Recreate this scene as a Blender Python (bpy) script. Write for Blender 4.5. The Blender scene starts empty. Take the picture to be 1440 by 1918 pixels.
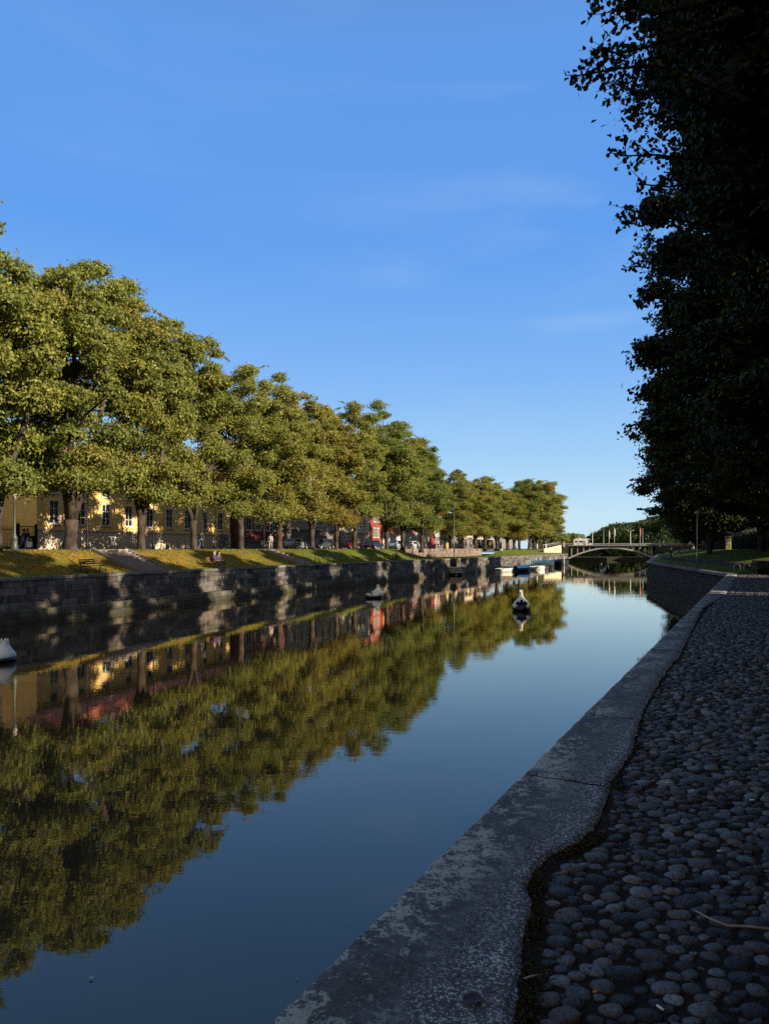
import bpy, bmesh, math, random
import numpy as np
from mathutils import Vector, Matrix, noise
R = math.radians
random.seed(7)
rng = np.random.default_rng(7)
scn = bpy.context.scene
COL = scn.collection
F = 1386.0          # focal length in photograph pixels
HZ = 1027.0         # horizon row
EYE = 4.05          # camera height above the water

def lerp(a, b, t): return a + (b - a) * t

# ------------------------------------------------------------------ banks
LBY = np.array([-120., 38.7, 75., 112., 139., 217., 330.])
LBX = np.array([-79.2, -20.1, -6.6, 10.2, 22.0, 54.0, 92.0])
NL = (-.925, .38)
def lbx(t): return float(np.interp(t, LBY, LBX))
def left(t, d): return (lbx(t) + NL[0] * d, t + NL[1] * d)
def tl(px, d):
    p = (px - 720) / F
    lo, hi = -20., 320.
    for _ in range(50):
        m = (lo + hi) / 2
        x, y = left(m, d)
        if y <= 1 or x - p * y < 0: lo = m
        else: hi = m
    return lo
LROT = math.atan2(.925, .38)
RBP = [(-61.4, -120.), (22.0, 47.6), (32.3, 91.5), (45., 125.), (62., 170.), (81., 219.), (125., 330.)]
def rbx(y): return float(np.interp(y, [p[1] for p in RBP], [p[0] for p in RBP]))
UR = (.4454, .8953); MR = (.8953, -.4454)
RE0 = (-1.675, 0.)
def right(s, d): return (RE0[0] + UR[0] * s + MR[0] * d, RE0[1] + UR[1] * s + MR[1] * d)
RROT = math.atan2(UR[1], UR[0])

def lgz(t, d):
    """ground height on the left bank"""
    if d < 1.15: return 2.45
    if d < 5.3:
        k = (d - 1.15) / 4.15
        return 2.45 + 1.47 * (k * k * (3 - 2 * k) * .5 + k * .5)
    return 3.92

# ------------------------------------------------------------------ mesh helpers
class MB:
    def __init__(s): s.v = []; s.f = []; s.sm = []
    def add(s, vs, fs, smooth=False):
        o = len(s.v); s.v += [tuple(map(float, v)) for v in vs]
        for f in fs: s.f.append([i + o for i in f]); s.sm.append(smooth)
        return s
    def box(s, x0, x1, y0, y1, z0, z1):
        return s.add([(x0,y0,z0),(x1,y0,z0),(x1,y1,z0),(x0,y1,z0),(x0,y0,z1),(x1,y0,z1),(x1,y1,z1),(x0,y1,z1)],
                     [(0,3,2,1),(4,5,6,7),(0,1,5,4),(1,2,6,5),(2,3,7,6),(3,0,4,7)])
    def quad(s, a, b, c, d): return s.add([a, b, c, d], [(0,1,2,3)])
    def prism(s, prof, y0, y1, plane='xz'):
        n = len(prof)
        if plane == 'xz': vs = [(a, y0, b) for a, b in prof] + [(a, y1, b) for a, b in prof]
        elif plane == 'yz': vs = [(y0, a, b) for a, b in prof] + [(y1, a, b) for a, b in prof]
        else: vs = [(a, b, y0) for a, b in prof] + [(a, b, y1) for a, b in prof]
        fs = [tuple(range(n))[::-1], tuple(range(n, 2*n))] + [(i, (i+1) % n, n + (i+1) % n, n + i) for i in range(n)]
        return s.add(vs, fs)
    def tube(s, pts, rad, seg=8, caps=True, wob=0.):
        pts = [Vector(p) for p in pts]
        if not hasattr(rad, '__len__'): rad = [rad] * len(pts)
        vs = []; n = len(pts)
        ref = None
        for i, p in enumerate(pts):
            d = (pts[min(i+1, n-1)] - pts[max(i-1, 0)])
            if d.length < 1e-9: d = Vector((0,0,1))
            d.normalize()
            if ref is None:
                ref = Vector((1,0,0)) if abs(d.x) < .8 else Vector((0,1,0))
            a = (ref - d * ref.dot(d)).normalized(); ref = a
            b = d.cross(a)
            for k in range(seg):
                th = 2 * math.pi * k / seg
                r = rad[i]
                if wob:
                    q = p + (a * math.cos(th) + b * math.sin(th)) * r
                    r *= 1 + wob * noise.noise(q * 1.6) + wob * .5 * noise.noise(q * 5)
                vs.append(p + (a * math.cos(th) + b * math.sin(th)) * r)
        fs = []
        for i in range(n-1):
            for k in range(seg):
                k2 = (k+1) % seg
                fs.append((i*seg+k, i*seg+k2, (i+1)*seg+k2, (i+1)*seg+k))
        if caps: fs += [tuple(range(seg))[::-1], tuple(range((n-1)*seg, n*seg))]
        return s.add(vs, fs, True)
    def lathe(s, prof, seg=12, c=(0,0)):
        vs = []; n = len(prof)
        for r, z in prof:
            for k in range(seg):
                th = 2*math.pi*k/seg
                vs.append((c[0] + r*math.cos(th), c[1] + r*math.sin(th), z))
        fs = [(i*seg+k, i*seg+(k+1)%seg, (i+1)*seg+(k+1)%seg, (i+1)*seg+k) for i in range(n-1) for k in range(seg)]
        fs += [tuple(range(seg))[::-1], tuple(range((n-1)*seg, n*seg))]
        return s.add(vs, fs, True)
    def build(s, name, mat, parent=None, bevel=0, loc=None, rot=None):
        me = bpy.data.meshes.new(name)
        me.from_pydata(s.v, [], s.f)
        me.polygons.foreach_set('use_smooth', s.sm)
        if mat: me.materials.append(mat)
        me.update()
        o = bpy.data.objects.new(name, me); COL.objects.link(o)
        if parent: o.parent = parent
        if loc: o.location = loc
        if rot is not None: o.rotation_euler = (0, 0, rot)
        if bevel:
            b = o.modifiers.new('Bevel', 'BEVEL'); b.width = bevel; b.segments = 2; b.limit_method = 'ANGLE'
        return o

def np_mesh(name, V, K, mat, cols=None, smooth=False, parent=None, faces=None, extra=None):
    """V: (n*K,3) separate K-gons, or shared vertices when faces (m,K) is given"""
    me = bpy.data.meshes.new(name)
    V = np.asarray(V, dtype=np.float32)
    nv = len(V)
    if faces is None: idx = np.arange(nv, dtype=np.int32)
    else: idx = np.asarray(faces, dtype=np.int32).ravel()
    nf = len(idx) // K
    me.vertices.add(nv); me.vertices.foreach_set('co', V.ravel())
    me.loops.add(len(idx)); me.loops.foreach_set('vertex_index', idx)
    me.polygons.add(nf)
    me.polygons.foreach_set('loop_start', np.arange(0, nf*K, K, dtype=np.int32))
    me.polygons.foreach_set('loop_total', np.full(nf, K, dtype=np.int32))
    me.polygons.foreach_set('use_smooth', np.full(nf, smooth, dtype=bool))
    if cols is not None:
        a = me.color_attributes.new('tint', 'FLOAT_COLOR', 'POINT')
        c = np.ones((nv, 4), dtype=np.float32); c[:, :3] = cols
        a.data.foreach_set('color', c.ravel())
    if extra is not None:
        for k, arr in extra.items():
            a = me.attributes.new(k, 'FLOAT', 'POINT'); a.data.foreach_set('value', np.asarray(arr, dtype=np.float32))
    me.update(); me.validate()
    if mat: me.materials.append(mat)
    o = bpy.data.objects.new(name, me); COL.objects.link(o)
    if parent: o.parent = parent
    return o

def tag(o, label, cat, group=None):
    o['label'] = label; o['category'] = cat
    if group: o['group'] = group
    return o
def empty(name, loc, rz=0, label=None, cat=None, group=None):
    o = bpy.data.objects.new(name, None); COL.objects.link(o)
    o.empty_display_size = .2
    o.location = loc; o.rotation_euler = (0, 0, rz)
    if label: tag(o, label, cat, group)
    return o
def struct(o): o['kind'] = 'structure'; return o
def copy_tree(o, parent=None):
    c = o.copy(); COL.objects.link(c); c.parent = parent
    for ch in list(o.children): copy_tree(ch, c)
    return c

# ------------------------------------------------------------------ materials
class NT:
    def __init__(s, name):
        s.m = bpy.data.materials.new(name); s.m.use_nodes = True
        s.t = s.m.node_tree; s.n = s.t.nodes; s.n.clear()
        s.out = s.n.new('ShaderNodeOutputMaterial')
    def new(s, typ, **kw):
        nd = s.n.new('ShaderNode' + typ)
        for k, v in kw.items():
            if k.startswith('_'): setattr(nd, k[1:], v)
        return nd
    def link(s, a, b): s.t.links.new(a, b)
    def coord(s, kind='Object', scale=(1,1,1)):
        tc = s.new('TexCoord'); mp = s.new('Mapping'); mp.inputs['Scale'].default_value = scale
        s.link(tc.outputs[kind], mp.inputs['Vector']); return mp.outputs['Vector']
    def geo(s, scale=(1,1,1)):
        g = s.new('NewGeometry'); mp = s.new('Mapping'); mp.inputs['Scale'].default_value = scale
        s.link(g.outputs['Position'], mp.inputs['Vector']); return mp.outputs['Vector']
    def noise(s, vec, scale, detail=4, rough=.55, dist=0):
        nd = s.new('TexNoise'); nd.inputs['Scale'].default_value = scale; nd.inputs['Detail'].default_value = detail
        nd.inputs['Roughness'].default_value = rough; nd.inputs['Distortion'].default_value = dist
        s.link(vec, nd.inputs['Vector']); return nd.outputs['Fac']
    def ramp(s, fac, stops, interp='LINEAR'):
        nd = s.new('ValToRGB'); cr = nd.color_ramp; cr.interpolation = interp
        while len(cr.elements) < len(stops): cr.elements.new(.5)
        for e, (p, c) in zip(cr.elements, stops):
            e.position = p; e.color = (c, c, c, 1) if not hasattr(c, '__len__') else (*c, 1)
        s.link(fac, nd.inputs['Fac']); return nd.outputs['Color']
    def mix(s, fac, a, b, mode='MIX'):
        nd = s.new('Mix'); nd.data_type = 'RGBA'; nd.blend_type = mode
        for sock, v in ((nd.inputs[0], fac), (nd.inputs[6], a), (nd.inputs[7], b)):
            if hasattr(v, 'node'): s.link(v, sock)
            elif hasattr(v, '__len__'): sock.default_value = (*v, 1)
            else: sock.default_value = v
        return nd.outputs[2]
    def math(s, op, a, b=0., clamp=False):
        nd = s.new('Math'); nd.operation = op; nd.use_clamp = clamp
        for i, v in enumerate((a, b)):
            if hasattr(v, 'node'): s.link(v, nd.inputs[i])
            else: nd.inputs[i].default_value = v
        return nd.outputs[0]
    def attr(s, name, out='Color'):
        nd = s.new('Attribute'); nd.attribute_name = name; return nd.outputs[out]
    def bump(s, h, strength=.5, dist=.02):
        nd = s.new('Bump'); nd.inputs['Strength'].default_value = strength; nd.inputs['Distance'].default_value = dist
        s.link(h, nd.inputs['Height']); return nd.outputs['Normal']
    def bsdf(s, col, rough=.7, metal=0., spec=.4, normal=None, emit=None, estr=0):
        p = s.new('BsdfPrincipled')
        for k, v in (('Base Color', col), ('Roughness', rough), ('Metallic', metal), ('Specular IOR Level', spec)):
            if hasattr(v, 'node'): s.link(v, p.inputs[k])
            elif hasattr(v, '__len__'): p.inputs[k].default_value = (*v, 1)
            else: p.inputs[k].default_value = v
        if normal is not None: s.link(normal, p.inputs['Normal'])
        return p
    def done(s, sh):
        s.link(sh.outputs[0] if hasattr(sh, 'outputs') else sh, s.out.inputs['Surface']); return s.m

def plain(name, col, rough=.6, metal=0., var=.18, scale=6., spec=.4, bump=.1):
    m = NT(name); v = m.coord('Object')
    n = m.noise(v, scale, 5)
    dk = tuple(c * (1 - var) for c in col); lt = tuple(min(1, c * (1 + var)) for c in col)
    c = m.ramp(n, [(.3, dk), (.7, lt)])
    nm = m.bump(m.noise(v, scale * 5, 3), bump, .01) if bump else None
    return m.done(m.bsdf(c, rough, metal, spec, nm))

def leaf_mat(name, trans=.25, bright=1.0, tcol=(1.15, 1.2, .5), spec=.25):
    m = NT(name)
    oi = m.new('ObjectInfo')
    c = m.attr('tint')
    hs = m.new('HueSaturation')
    m.link(c, hs.inputs['Color'])
    mr = m.new('MapRange'); m.link(oi.outputs['Random'], mr.inputs[0]); mr.inputs[3].default_value = .482; mr.inputs[4].default_value = .515
    m.link(mr.outputs[0], hs.inputs['Hue'])
    mv = m.new('MapRange'); m.link(oi.outputs['Random'], mv.inputs[0]); mv.inputs[3].default_value = bright * 1.12; mv.inputs[4].default_value = bright * .85
    m.link(mv.outputs[0], hs.inputs['Value'])
    p = m.bsdf(hs.outputs[0], .5, 0, spec)
    t = m.new('BsdfTranslucent'); m.link(m.mix(1., hs.outputs[0], tcol, 'MULTIPLY'), t.inputs['Color'])
    ms = m.new('MixShader'); ms.inputs[0].default_value = trans
    m.link(p.outputs[0], ms.inputs[1]); m.link(t.outputs[0], ms.inputs[2])
    return m.done(ms.outputs[0])

M = {}
M['leaf'] = leaf_mat('tree_leaves', .36, 1.17)
M['leaf_shaded'] = leaf_mat('lime_leaves_shaded', .14, 1.0, spec=.12)  # backlit crowns: shade is put into low translucency and dark tints

def bark(name, c0, c1):
    m = NT(name); v = m.coord('Object', (1, 1, .25))
    n = m.noise(v, 9, 6, .7); b = m.noise(m.coord('Object'), 1.3, 3)
    c = m.mix(m.ramp(b, [(.4, 0.), (.65, 1.)]), m.ramp(n, [(.35, c0), (.65, c1)]), tuple(x * 1.5 for x in c1))
    return m.done(m.bsdf(c, .9, 0, .2, m.bump(n, .9, .05)))
M['bark'] = bark('tree_bark', (.016, .012, .009), (.06, .046, .036))
M['bark_dark'] = bark('tree_bark_dark', (.02, .017, .014), (.05, .042, .035))

# masonry (per-block tint + vertical streaks)
def stone_mat(name, base=1., streak=.5, wet=True, moss=.25):
    m = NT(name); g = m.geo(); 
    t = m.attr('tint')
    n1 = m.noise(g, 2.2, 6, .65); n2 = m.noise(g, 14, 5, .7)
    c = m.mix(1., t, m.ramp(n1, [(.25, .55 * base), (.75, 1.3 * base)]), 'MULTIPLY')
    c = m.mix(.8, c, m.ramp(n2, [(.3, .6), (.7, 1.25)]), 'MULTIPLY')
    st = m.noise(m.geo((1, 1, .12)), 2.6, 5, .7)
    c = m.mix(m.math('MULTIPLY', m.ramp(st, [(.56, 0.), (.72, 1.)]), streak), c, (.34, .33, .31))
    ms = m.noise(g, .9, 4, .6)
    c = m.mix(m.math('MULTIPLY', m.ramp(ms, [(.5, 0.), (.7, 1.)]), moss), c, (.05, .055, .022))
    if wet:
        sz = m.new('SeparateXYZ'); gg = m.new('NewGeometry'); m.link(gg.outputs['Position'], sz.inputs[0])
        wn = m.math('ADD', sz.outputs['Z'], m.math('MULTIPLY', m.noise(g, 1.1, 3), .35))
        k = m.ramp(wn, [(.22, 1.), (.75, 0.)])
        c = m.mix(m.math('MULTIPLY', k, .75), c, (.035, .034, .022))
    h = m.math('ADD', n1, m.math('MULTIPLY', n2, .6))
    return m.done(m.bsdf(c, .85, 0, .25, m.bump(h, .7, .04)))
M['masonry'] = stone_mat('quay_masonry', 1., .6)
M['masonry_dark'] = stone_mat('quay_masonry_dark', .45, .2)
M['mortar'] = plain('quay_mortar', (.05, .048, .042), .95, var=.4)

def coping_mat(name):
    m = NT(name); g = m.geo()
    d = m.attr('across', 'Fac')            # distance from the water edge in metres
    fine = m.noise(g, 160, 3, .6); mid = m.noise(g, 22, 6, .7); big = m.noise(g, 3.0, 5, .6)
    c = m.ramp(mid, [(.3, (.036, .037, .040)), (.7, (.165, .165, .17))])
    c = m.mix(m.math('MULTIPLY', m.ramp(big, [(.45, 0.), (.65, 1.)]), .5), c, (.075, .062, .045))
    # rough pale speckle on the landward half
    sp = m.noise(g, 62, 4, .75); s2 = m.noise(g, 140, 2, .6)
    spk = m.ramp(m.math('ADD', m.math('MULTIPLY', sp, .7), m.math('MULTIPLY', s2, .3)), [(.495, 0.), (.535, 1.)])
    land = m.ramp(m.math('ADD', d, m.math('MULTIPLY', m.math('SUBTRACT', big, .5), .5)), [(.32, .06), (.50, 1.)])
    c = m.mix(m.math('MULTIPLY', m.math('MULTIPLY', spk, land), .97), c, (.62, .62, .62))
    crk = m.new('TexVoronoi'); crk.feature = 'DISTANCE_TO_EDGE'; crk.inputs['Scale'].default_value = 1.1
    dv = m.new('VectorMath'); dv.operation = 'ADD'; m.link(g, dv.inputs[0]); nzv = m.new('TexNoise'); nzv.inputs['Scale'].default_value = 5; m.link(g, nzv.inputs['Vector']); m.link(nzv.outputs['Color'], dv.inputs[1]); m.link(dv.outputs[0], crk.inputs['Vector'])
    crack = m.math('MULTIPLY', m.ramp(crk.outputs['Distance'], [(.0, 1.), (.006, 0.)]), m.ramp(big, [(.5, 0.), (.6, 1.)]))
    c = m.mix(m.math('MULTIPLY', crack, .8), c, (.008, .008, .008))
    blot = m.noise(g, 7, 6, .7); c = m.mix(.85, c, m.ramp(blot, [(.3, .45), (.7, 1.35)]), 'MULTIPLY')
    # lichen on the river side
    ln = m.noise(g, 13, 9, .78, .3); l2 = m.noise(g, 48, 5, .7); l0 = m.noise(g, 1.3, 3)
    lich = m.ramp(m.math('ADD', m.math('MULTIPLY', ln, .72), m.math('ADD', m.math('MULTIPLY', l2, .28), m.math('MULTIPLY', m.math('SUBTRACT', l0, .5), .35))), [(.515, 0.), (.545, 1.)])
    riv = m.ramp(m.math('ADD', d, m.math('MULTIPLY', m.math('SUBTRACT', big, .5), .35)), [(.16, 1.), (.44, .07)])
    c = m.mix(m.math('MULTIPLY', m.math('MULTIPLY', lich, riv), .9), c, (.48, .50, .42))
    sz = m.new('SeparateXYZ'); m.link(g, sz.inputs[0])
    h = m.math('ADD', m.math('MULTIPLY', mid, .7), m.math('ADD', m.math('MULTIPLY', m.math('MULTIPLY', spk, land), .3), m.math('MULTIPLY', fine, .25)))
    return m.done(m.bsdf(c, m.ramp(mid, [(.3, .6), (.7, .85)]), 0, .45, m.bump(h, 1., .02)))
M['coping'] = coping_mat('granite_coping')

def cobble_mat():
    m = NT('cobble_stone'); g = m.geo(); t = m.attr('tint')
    n = m.noise(g, 60, 6, .7); n2 = m.noise(g, 9, 3)
    c = m.mix(1., t, m.ramp(n, [(.3, .45), (.7, 1.75)]), 'MULTIPLY')
    c = m.mix(m.math('MULTIPLY', m.ramp(n2, [(.55, 0.), (.75, 1.)]), .35), c, (.035, .05, .03))
    return m.done(m.bsdf(c, .5, 0, .5, m.bump(m.math('ADD', n, m.math('MULTIPLY', m.noise(g, 22, 4, .6), 1.2)), 1., .014)))
M['cobble'] = cobble_mat()
def dirt_mat():
    m = NT('cobble_joint_dirt'); g = m.geo(); n = m.noise(g, 40, 7, .75); n2 = m.noise(g, 4, 4)
    c = m.ramp(n, [(.3, (.010, .008, .006)), (.7, (.045, .033, .024))])
    c = m.mix(m.math('MULTIPLY', m.ramp(n2, [(.55, 0.), (.72, 1.)]), .5), c, (.03, .035, .012))
    return m.done(m.bsdf(c, .95, 0, .15, m.bump(n, 1., .01)))
M['dirt'] = dirt_mat()

def grass_mat(name, litter=True, dark=1.):
    m = NT(name); g = m.geo()
    n = m.noise(g, 1.1, 5, .6); f = m.noise(g, 26, 6, .8); 
    c = m.ramp(n, [(.3, (.065*dark, .10*dark, .015*dark)), (.7, (.12*dark, .15*dark, .025*dark))])
    c = m.mix(.9, c, m.ramp(f, [(.3, .45), (.7, 1.5)]), 'MULTIPLY')
    if litter:
        sy = m.new('SeparateXYZ'); gg = m.new('NewGeometry'); m.link(gg.outputs['Position'], sy.inputs[0])
        near = m.ramp(m.math('DIVIDE', sy.outputs['Y'], 120.), [(.5, 1.), (.66, .12)])
        lf = m.noise(g, 7, 9, .85)
        k = m.math('MULTIPLY', m.ramp(m.math('ADD', lf, m.math('MULTIPLY', m.math('SUBTRACT', n, .5), .5)), [(.40, 0.), (.54, 1.)]), near)
        lc = m.ramp(m.noise(g, 19, 4, .7), [(.3, (.17, .075, .018)), (.5, (.30, .16, .025)), (.7, (.36, .25, .05))])
        c = m.mix(k, c, lc)
    return m.done(m.bsdf(c, .9, 0, .1, m.bump(f, 1., .05)))
M['grass'] = grass_mat('bank_grass')
M['grass_r'] = grass_mat('bank_grass_shade', False, .9)
M['asphalt'] = plain('street_asphalt', (.055, .052, .05), .9, var=.3, scale=2)
M['paving'] = plain('pink_paving', (.24, .185, .155), .85, var=.25, scale=5)
M['earth'] = plain('bare_earth', (.10, .085, .06), .95, var=.4, scale=.4)

def water_mat():
    m = NT('river_water'); g = m.geo((1., 1., 1.))
    w1 = m.noise(m.geo((.55, 1.5, 1)), 2.3, 3, .5); w2 = m.noise(m.geo((.8, 1.5, 1)), 9., 2, .5); w3 = m.noise(m.geo((.4, .9, 1)), .35, 2, .5)
    calm = m.ramp(m.noise(g, .06, 2), [(.35, .35), (.65, 1.)])
    h = m.math('MULTIPLY', m.math('ADD', m.math('MULTIPLY', w1, 1.), m.math('ADD', m.math('MULTIPLY', w2, .22), m.math('MULTIPLY', w3, 3.))), calm)
    nm = m.bump(h, 1., WAVE)
    fr = m.new('Fresnel'); fr.inputs['IOR'].default_value = 1.5
    dif = m.bsdf((.034, .030, .018), .6, 0, 0.)
    gl = m.new('BsdfGlossy'); gl.inputs['Roughness'].default_value = .012; gl.inputs['Color'].default_value = (1., .92, .79, 1)
    m.link(nm, gl.inputs['Normal'])
    ms = m.new('MixShader'); m.link(m.math('MULTIPLY', fr.outputs[0], 1.38, True), ms.inputs[0]); m.link(dif.outputs[0], ms.inputs[1]); m.link(gl.outputs[0], ms.inputs[2])
    return m.done(ms.outputs[0])
WAVE = .0016
M['water'] = water_mat()
def glass(name='window_glass', col=(.02, .025, .03)):
    m = NT(name); return m.done(m.bsdf(col, .08, 0, .9))
M['glass'] = glass()
M['iron'] = plain('black_iron', (.012, .012, .013), .45, .6, bump=0)
M['green_iron'] = plain('green_grey_iron', (.07, .085, .075), .5, .3)
M['wood'] = plain('bench_wood', (.16, .065, .03), .6, var=.3, scale=12)
M['galv'] = plain('galvanised_pole', (.42, .42, .40), .45, .3, bump=0)
M['white'] = plain('white_paint', (.72, .71, .68), .5, var=.06)
M['frame'] = plain('window_frame_white', (.62, .60, .55), .5, var=.06, bump=0)
M['rooftile'] = plain('red_roof_tile', (.36, .10, .06), .85, var=.25, scale=2)
M['roofgrey'] = plain('grey_sheet_roof', (.14, .15, .16), .5, var=.15, scale=1)
# ------------------------------------------------------------------ trees
K4 = np.array([(-1, 0), (0, .55), (1, 0), (0, -.55)])
K6 = np.array([(-1, 0), (-.62, .62), (.05, .66), (1.05, 0), (.05, -.66), (-.62, -.62)])

def leaf_polys(C, N, size, K=K4, rg=rng):
    """one K-gon per centre, facing N with a random spin"""
    n = len(C)
    r = rg.normal(size=(n, 3)); N = N / np.maximum(np.linalg.norm(N, axis=1, keepdims=True), 1e-6)
    A = np.cross(N, r); A /= np.maximum(np.linalg.norm(A, axis=1, keepdims=True), 1e-6)
    B = np.cross(N, A)
    s = size[:, None, None]
    fold = .25 * np.abs(K[:, 1])[None, :, None] * N[:, None, :]
    V = C[:, None, :] + s * (K[None, :, 0, None] * A[:, None, :] + K[None, :, 1, None] * B[:, None, :] + fold)
    return V.reshape(-1, 3)

PAL = dict(
    autumn=[((.19, .20, .044), 4), ((.235, .22, .048), 3), ((.25, .19, .045), .7), ((.135, .16, .036), 2)],
    green=[((.165, .19, .042), 4), ((.20, .205, .045), 2), ((.115, .145, .033), 2)],
    rust=[((.21, .17, .034), 3), ((.19, .185, .033), 3), ((.14, .155, .028), 2)],
    dark=[((.028, .042, .012), 4), ((.04, .05, .014), 2), ((.02, .03, .010), 3)])  # shade of the backlit right-bank crowns, put into the leaf tint

def make_tree(seed, H=18., RX=6.0, RY=4.3, bot=2.7, ncl=82, nleaf=56000, leaf=.112, pal='autumn', trunk_r=.30,
              cx=0., cy=0., fork=2.3, burls=0, lead=4, leafmat='leaf', barkmat='bark', nspray=60, K=K4, topk=.62, inner=.05, flat=.62, clr=(.85, 1.6), lean=0., sparse=.62):
    rg = np.random.default_rng(seed); rd = random.Random(seed)
    L = H - bot
    def env(t):
        if t > 1 - topk: return math.sqrt(max(0., 1 - ((t - (1 - topk)) / topk) ** 2.6))
        return .74 + .26 * t / (1 - topk)
    cl = []
    # several leading stems, each carrying its own part of the crown, give an uneven outline
    leaders = [(0., 0., 1., 1.)]
    if lead:
        leaders = []
        for i in range(lead):
            th = i * 2 * math.pi / lead + rd.uniform(-.5, .5); o = rd.uniform(.20, .40)
            leaders.append((math.cos(th) * o, math.sin(th) * o, rd.uniform(.72, .94) if i else 1., rd.uniform(.60, .76)))
    tries = 0
    while len(cl) < ncl and tries < ncl * 60:
        tries += 1
        t = rd.random() ** .85
        e = env(t) 
        if sparse and t < .6 and rd.random() < sparse: continue
        th = rd.random() * 2 * math.pi
        u = rd.random() ** .38
        lob = 1 + .2 * math.sin(2 * th + seed) + .1 * math.sin(3 * th + seed * 2.3) + .10 * math.sin(t * 9 + th + seed)
        rad = lerp(clr[0], clr[1], rd.random() ** 1.4) * (1.15 - .45 * t)
        lx, ly, lt, lr = rd.choice(leaders)
        rr = max(0., e * lob - rad / max(RX, 1) * .8) * u * lr
        p = np.array([cx * min(1, .3 + t) + RX * (lx * min(1, .4 + t) + rr * math.cos(th)), cy + RY * (ly * min(1, .4 + t) + rr * math.sin(th)), bot + rad * .5 + t * (L * lt - rad * .9)])
        if all(np.linalg.norm((p - q) / (1, 1, .8)) > .62 * (rad + r2) * (1 if tries < ncl * 30 else .7) for q, r2, _ in cl):
            cl.append((p, rad, t))
    P = PAL[pal]; wts = np.array([w for _, w in P]); wts = wts / wts.sum()
    areas = np.array([r * r for _, r, _ in cl]); cnt = (areas / areas.sum() * nleaf).astype(int)
    Cs = []; Ns = []; Ts = []; Ss = []
    for (p, r, t), n in zip(cl, cnt):
        d = rg.normal(size=(n, 3)); d /= np.linalg.norm(d, axis=1, keepdims=True)
        flip = (d[:, 2] < -.25) & (rg.random(n) < .6); d[flip, 2] *= -1
        # lumpy shell
        ph = rg.random(3) * 6.28
        lump = 1 + .22 * np.sin(d[:, 0] * 5 + ph[0]) * np.sin(d[:, 1] * 5 + ph[1]) + .15 * np.sin(d[:, 2] * 7 + ph[2] + 3 * d[:, 0])
        rr = r * lump * (1 - np.abs(rg.normal(size=n)) * .24) * np.where(rg.random(n) < .16, rg.uniform(1.05, 1.5 if leaf > .1 else 1.14, n), 1.)
        c = p + d * rr[:, None] * np.array([1.12, 1.12, flat])
        c[:, 2] -= .12 * (d[:, 0] ** 2 + d[:, 1] ** 2) * r       # drooping rims
        Cs.append(c)
        Ns.append(d * .9 + rg.normal(size=(n, 3)) * .85 + np.array([0, 0, .35]))
        base = np.array(P[rg.choice(len(P), p=wts)][0]) * rd.uniform(.85, 1.15)
        alt = np.array([P[i][0] for i in rg.choice(len(P), p=wts, size=n)])
        col = base * .55 + alt * .45
        col = col * (1 + rg.normal(size=(n, 1)) * .16).clip(.5, 1.6)
        Ts.append(col); Ss.append(leaf * rg.uniform(.65, 1.25, n))
    C = np.concatenate(Cs); N = np.concatenate(Ns); T = np.concatenate(Ts); S = np.concatenate(Ss)
    tw = MB()
    if nspray:
        sc, sn, st, ss = [], [], [], []
        for _ in range(nspray):
            p, r, t = cl[rd.randrange(len(cl))]
            th = rd.random() * 2 * math.pi
            dirv = np.array([math.cos(th), math.sin(th), rd.uniform(-.25, .55)]); dirv /= np.linalg.norm(dirv)
            L0 = rd.uniform(.7, 1.6); a = p + dirv * r * np.array([1, 1, flat]) * .9
            k = int(L0 * 26)
            s = rg.random(k)
            pts = a + dirv * (s * L0)[:, None] + np.array([0, 0, -.18]) * (s ** 2)[:, None] * L0 + rg.normal(size=(k, 3)) * (.085 - .05 * s)[:, None]
            sc.append(pts); sn.append(rg.normal(size=(k, 3)) + np.array([0, 0, .2])); st.append(np.tile(np.array(P[0][0]), (k, 1))); ss.append(leaf * rg.uniform(.8, 1.25, k))
            tw.tube([a - dirv * .5, a + dirv * L0 * .5, a + dirv * L0 * .95 + np.array([0, 0, -.16 * L0])], [.016, .011, .006], 4, False)
        C = np.concatenate([C] + sc); N = np.concatenate([N] + sn); T = np.concatenate([T] + st); S = np.concatenate([S] + ss)
    V = leaf_polys(C, N, S, K, rg); kk = len(K)
    # big dark inner leaves so that the crown is not see-through
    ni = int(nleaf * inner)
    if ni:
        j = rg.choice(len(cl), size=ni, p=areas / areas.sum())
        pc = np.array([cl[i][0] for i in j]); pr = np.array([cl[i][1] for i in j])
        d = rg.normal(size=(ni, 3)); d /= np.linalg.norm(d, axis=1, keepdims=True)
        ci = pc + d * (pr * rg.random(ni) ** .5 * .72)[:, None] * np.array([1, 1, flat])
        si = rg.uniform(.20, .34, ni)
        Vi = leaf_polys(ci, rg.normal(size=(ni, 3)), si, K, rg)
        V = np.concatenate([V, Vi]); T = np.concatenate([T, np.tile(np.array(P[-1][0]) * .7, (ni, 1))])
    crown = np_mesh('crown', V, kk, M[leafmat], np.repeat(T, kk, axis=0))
    # trunk and limbs
    b = MB(); tr = trunk_r
    f0 = Vector((rd.uniform(-.2, .2) + lean * fork, rd.uniform(-.2, .2), fork))
    b.tube([(0, 0, -.5), (0, 0, 0), (f0.x * .2, f0.y * .2, .25), (f0.x * .55, f0.y * .6, fork * .55), f0], [tr * 1.5, tr * 1.28, tr * 1.02, tr * .92, tr * 1.05], 14, True, .38)
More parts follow.
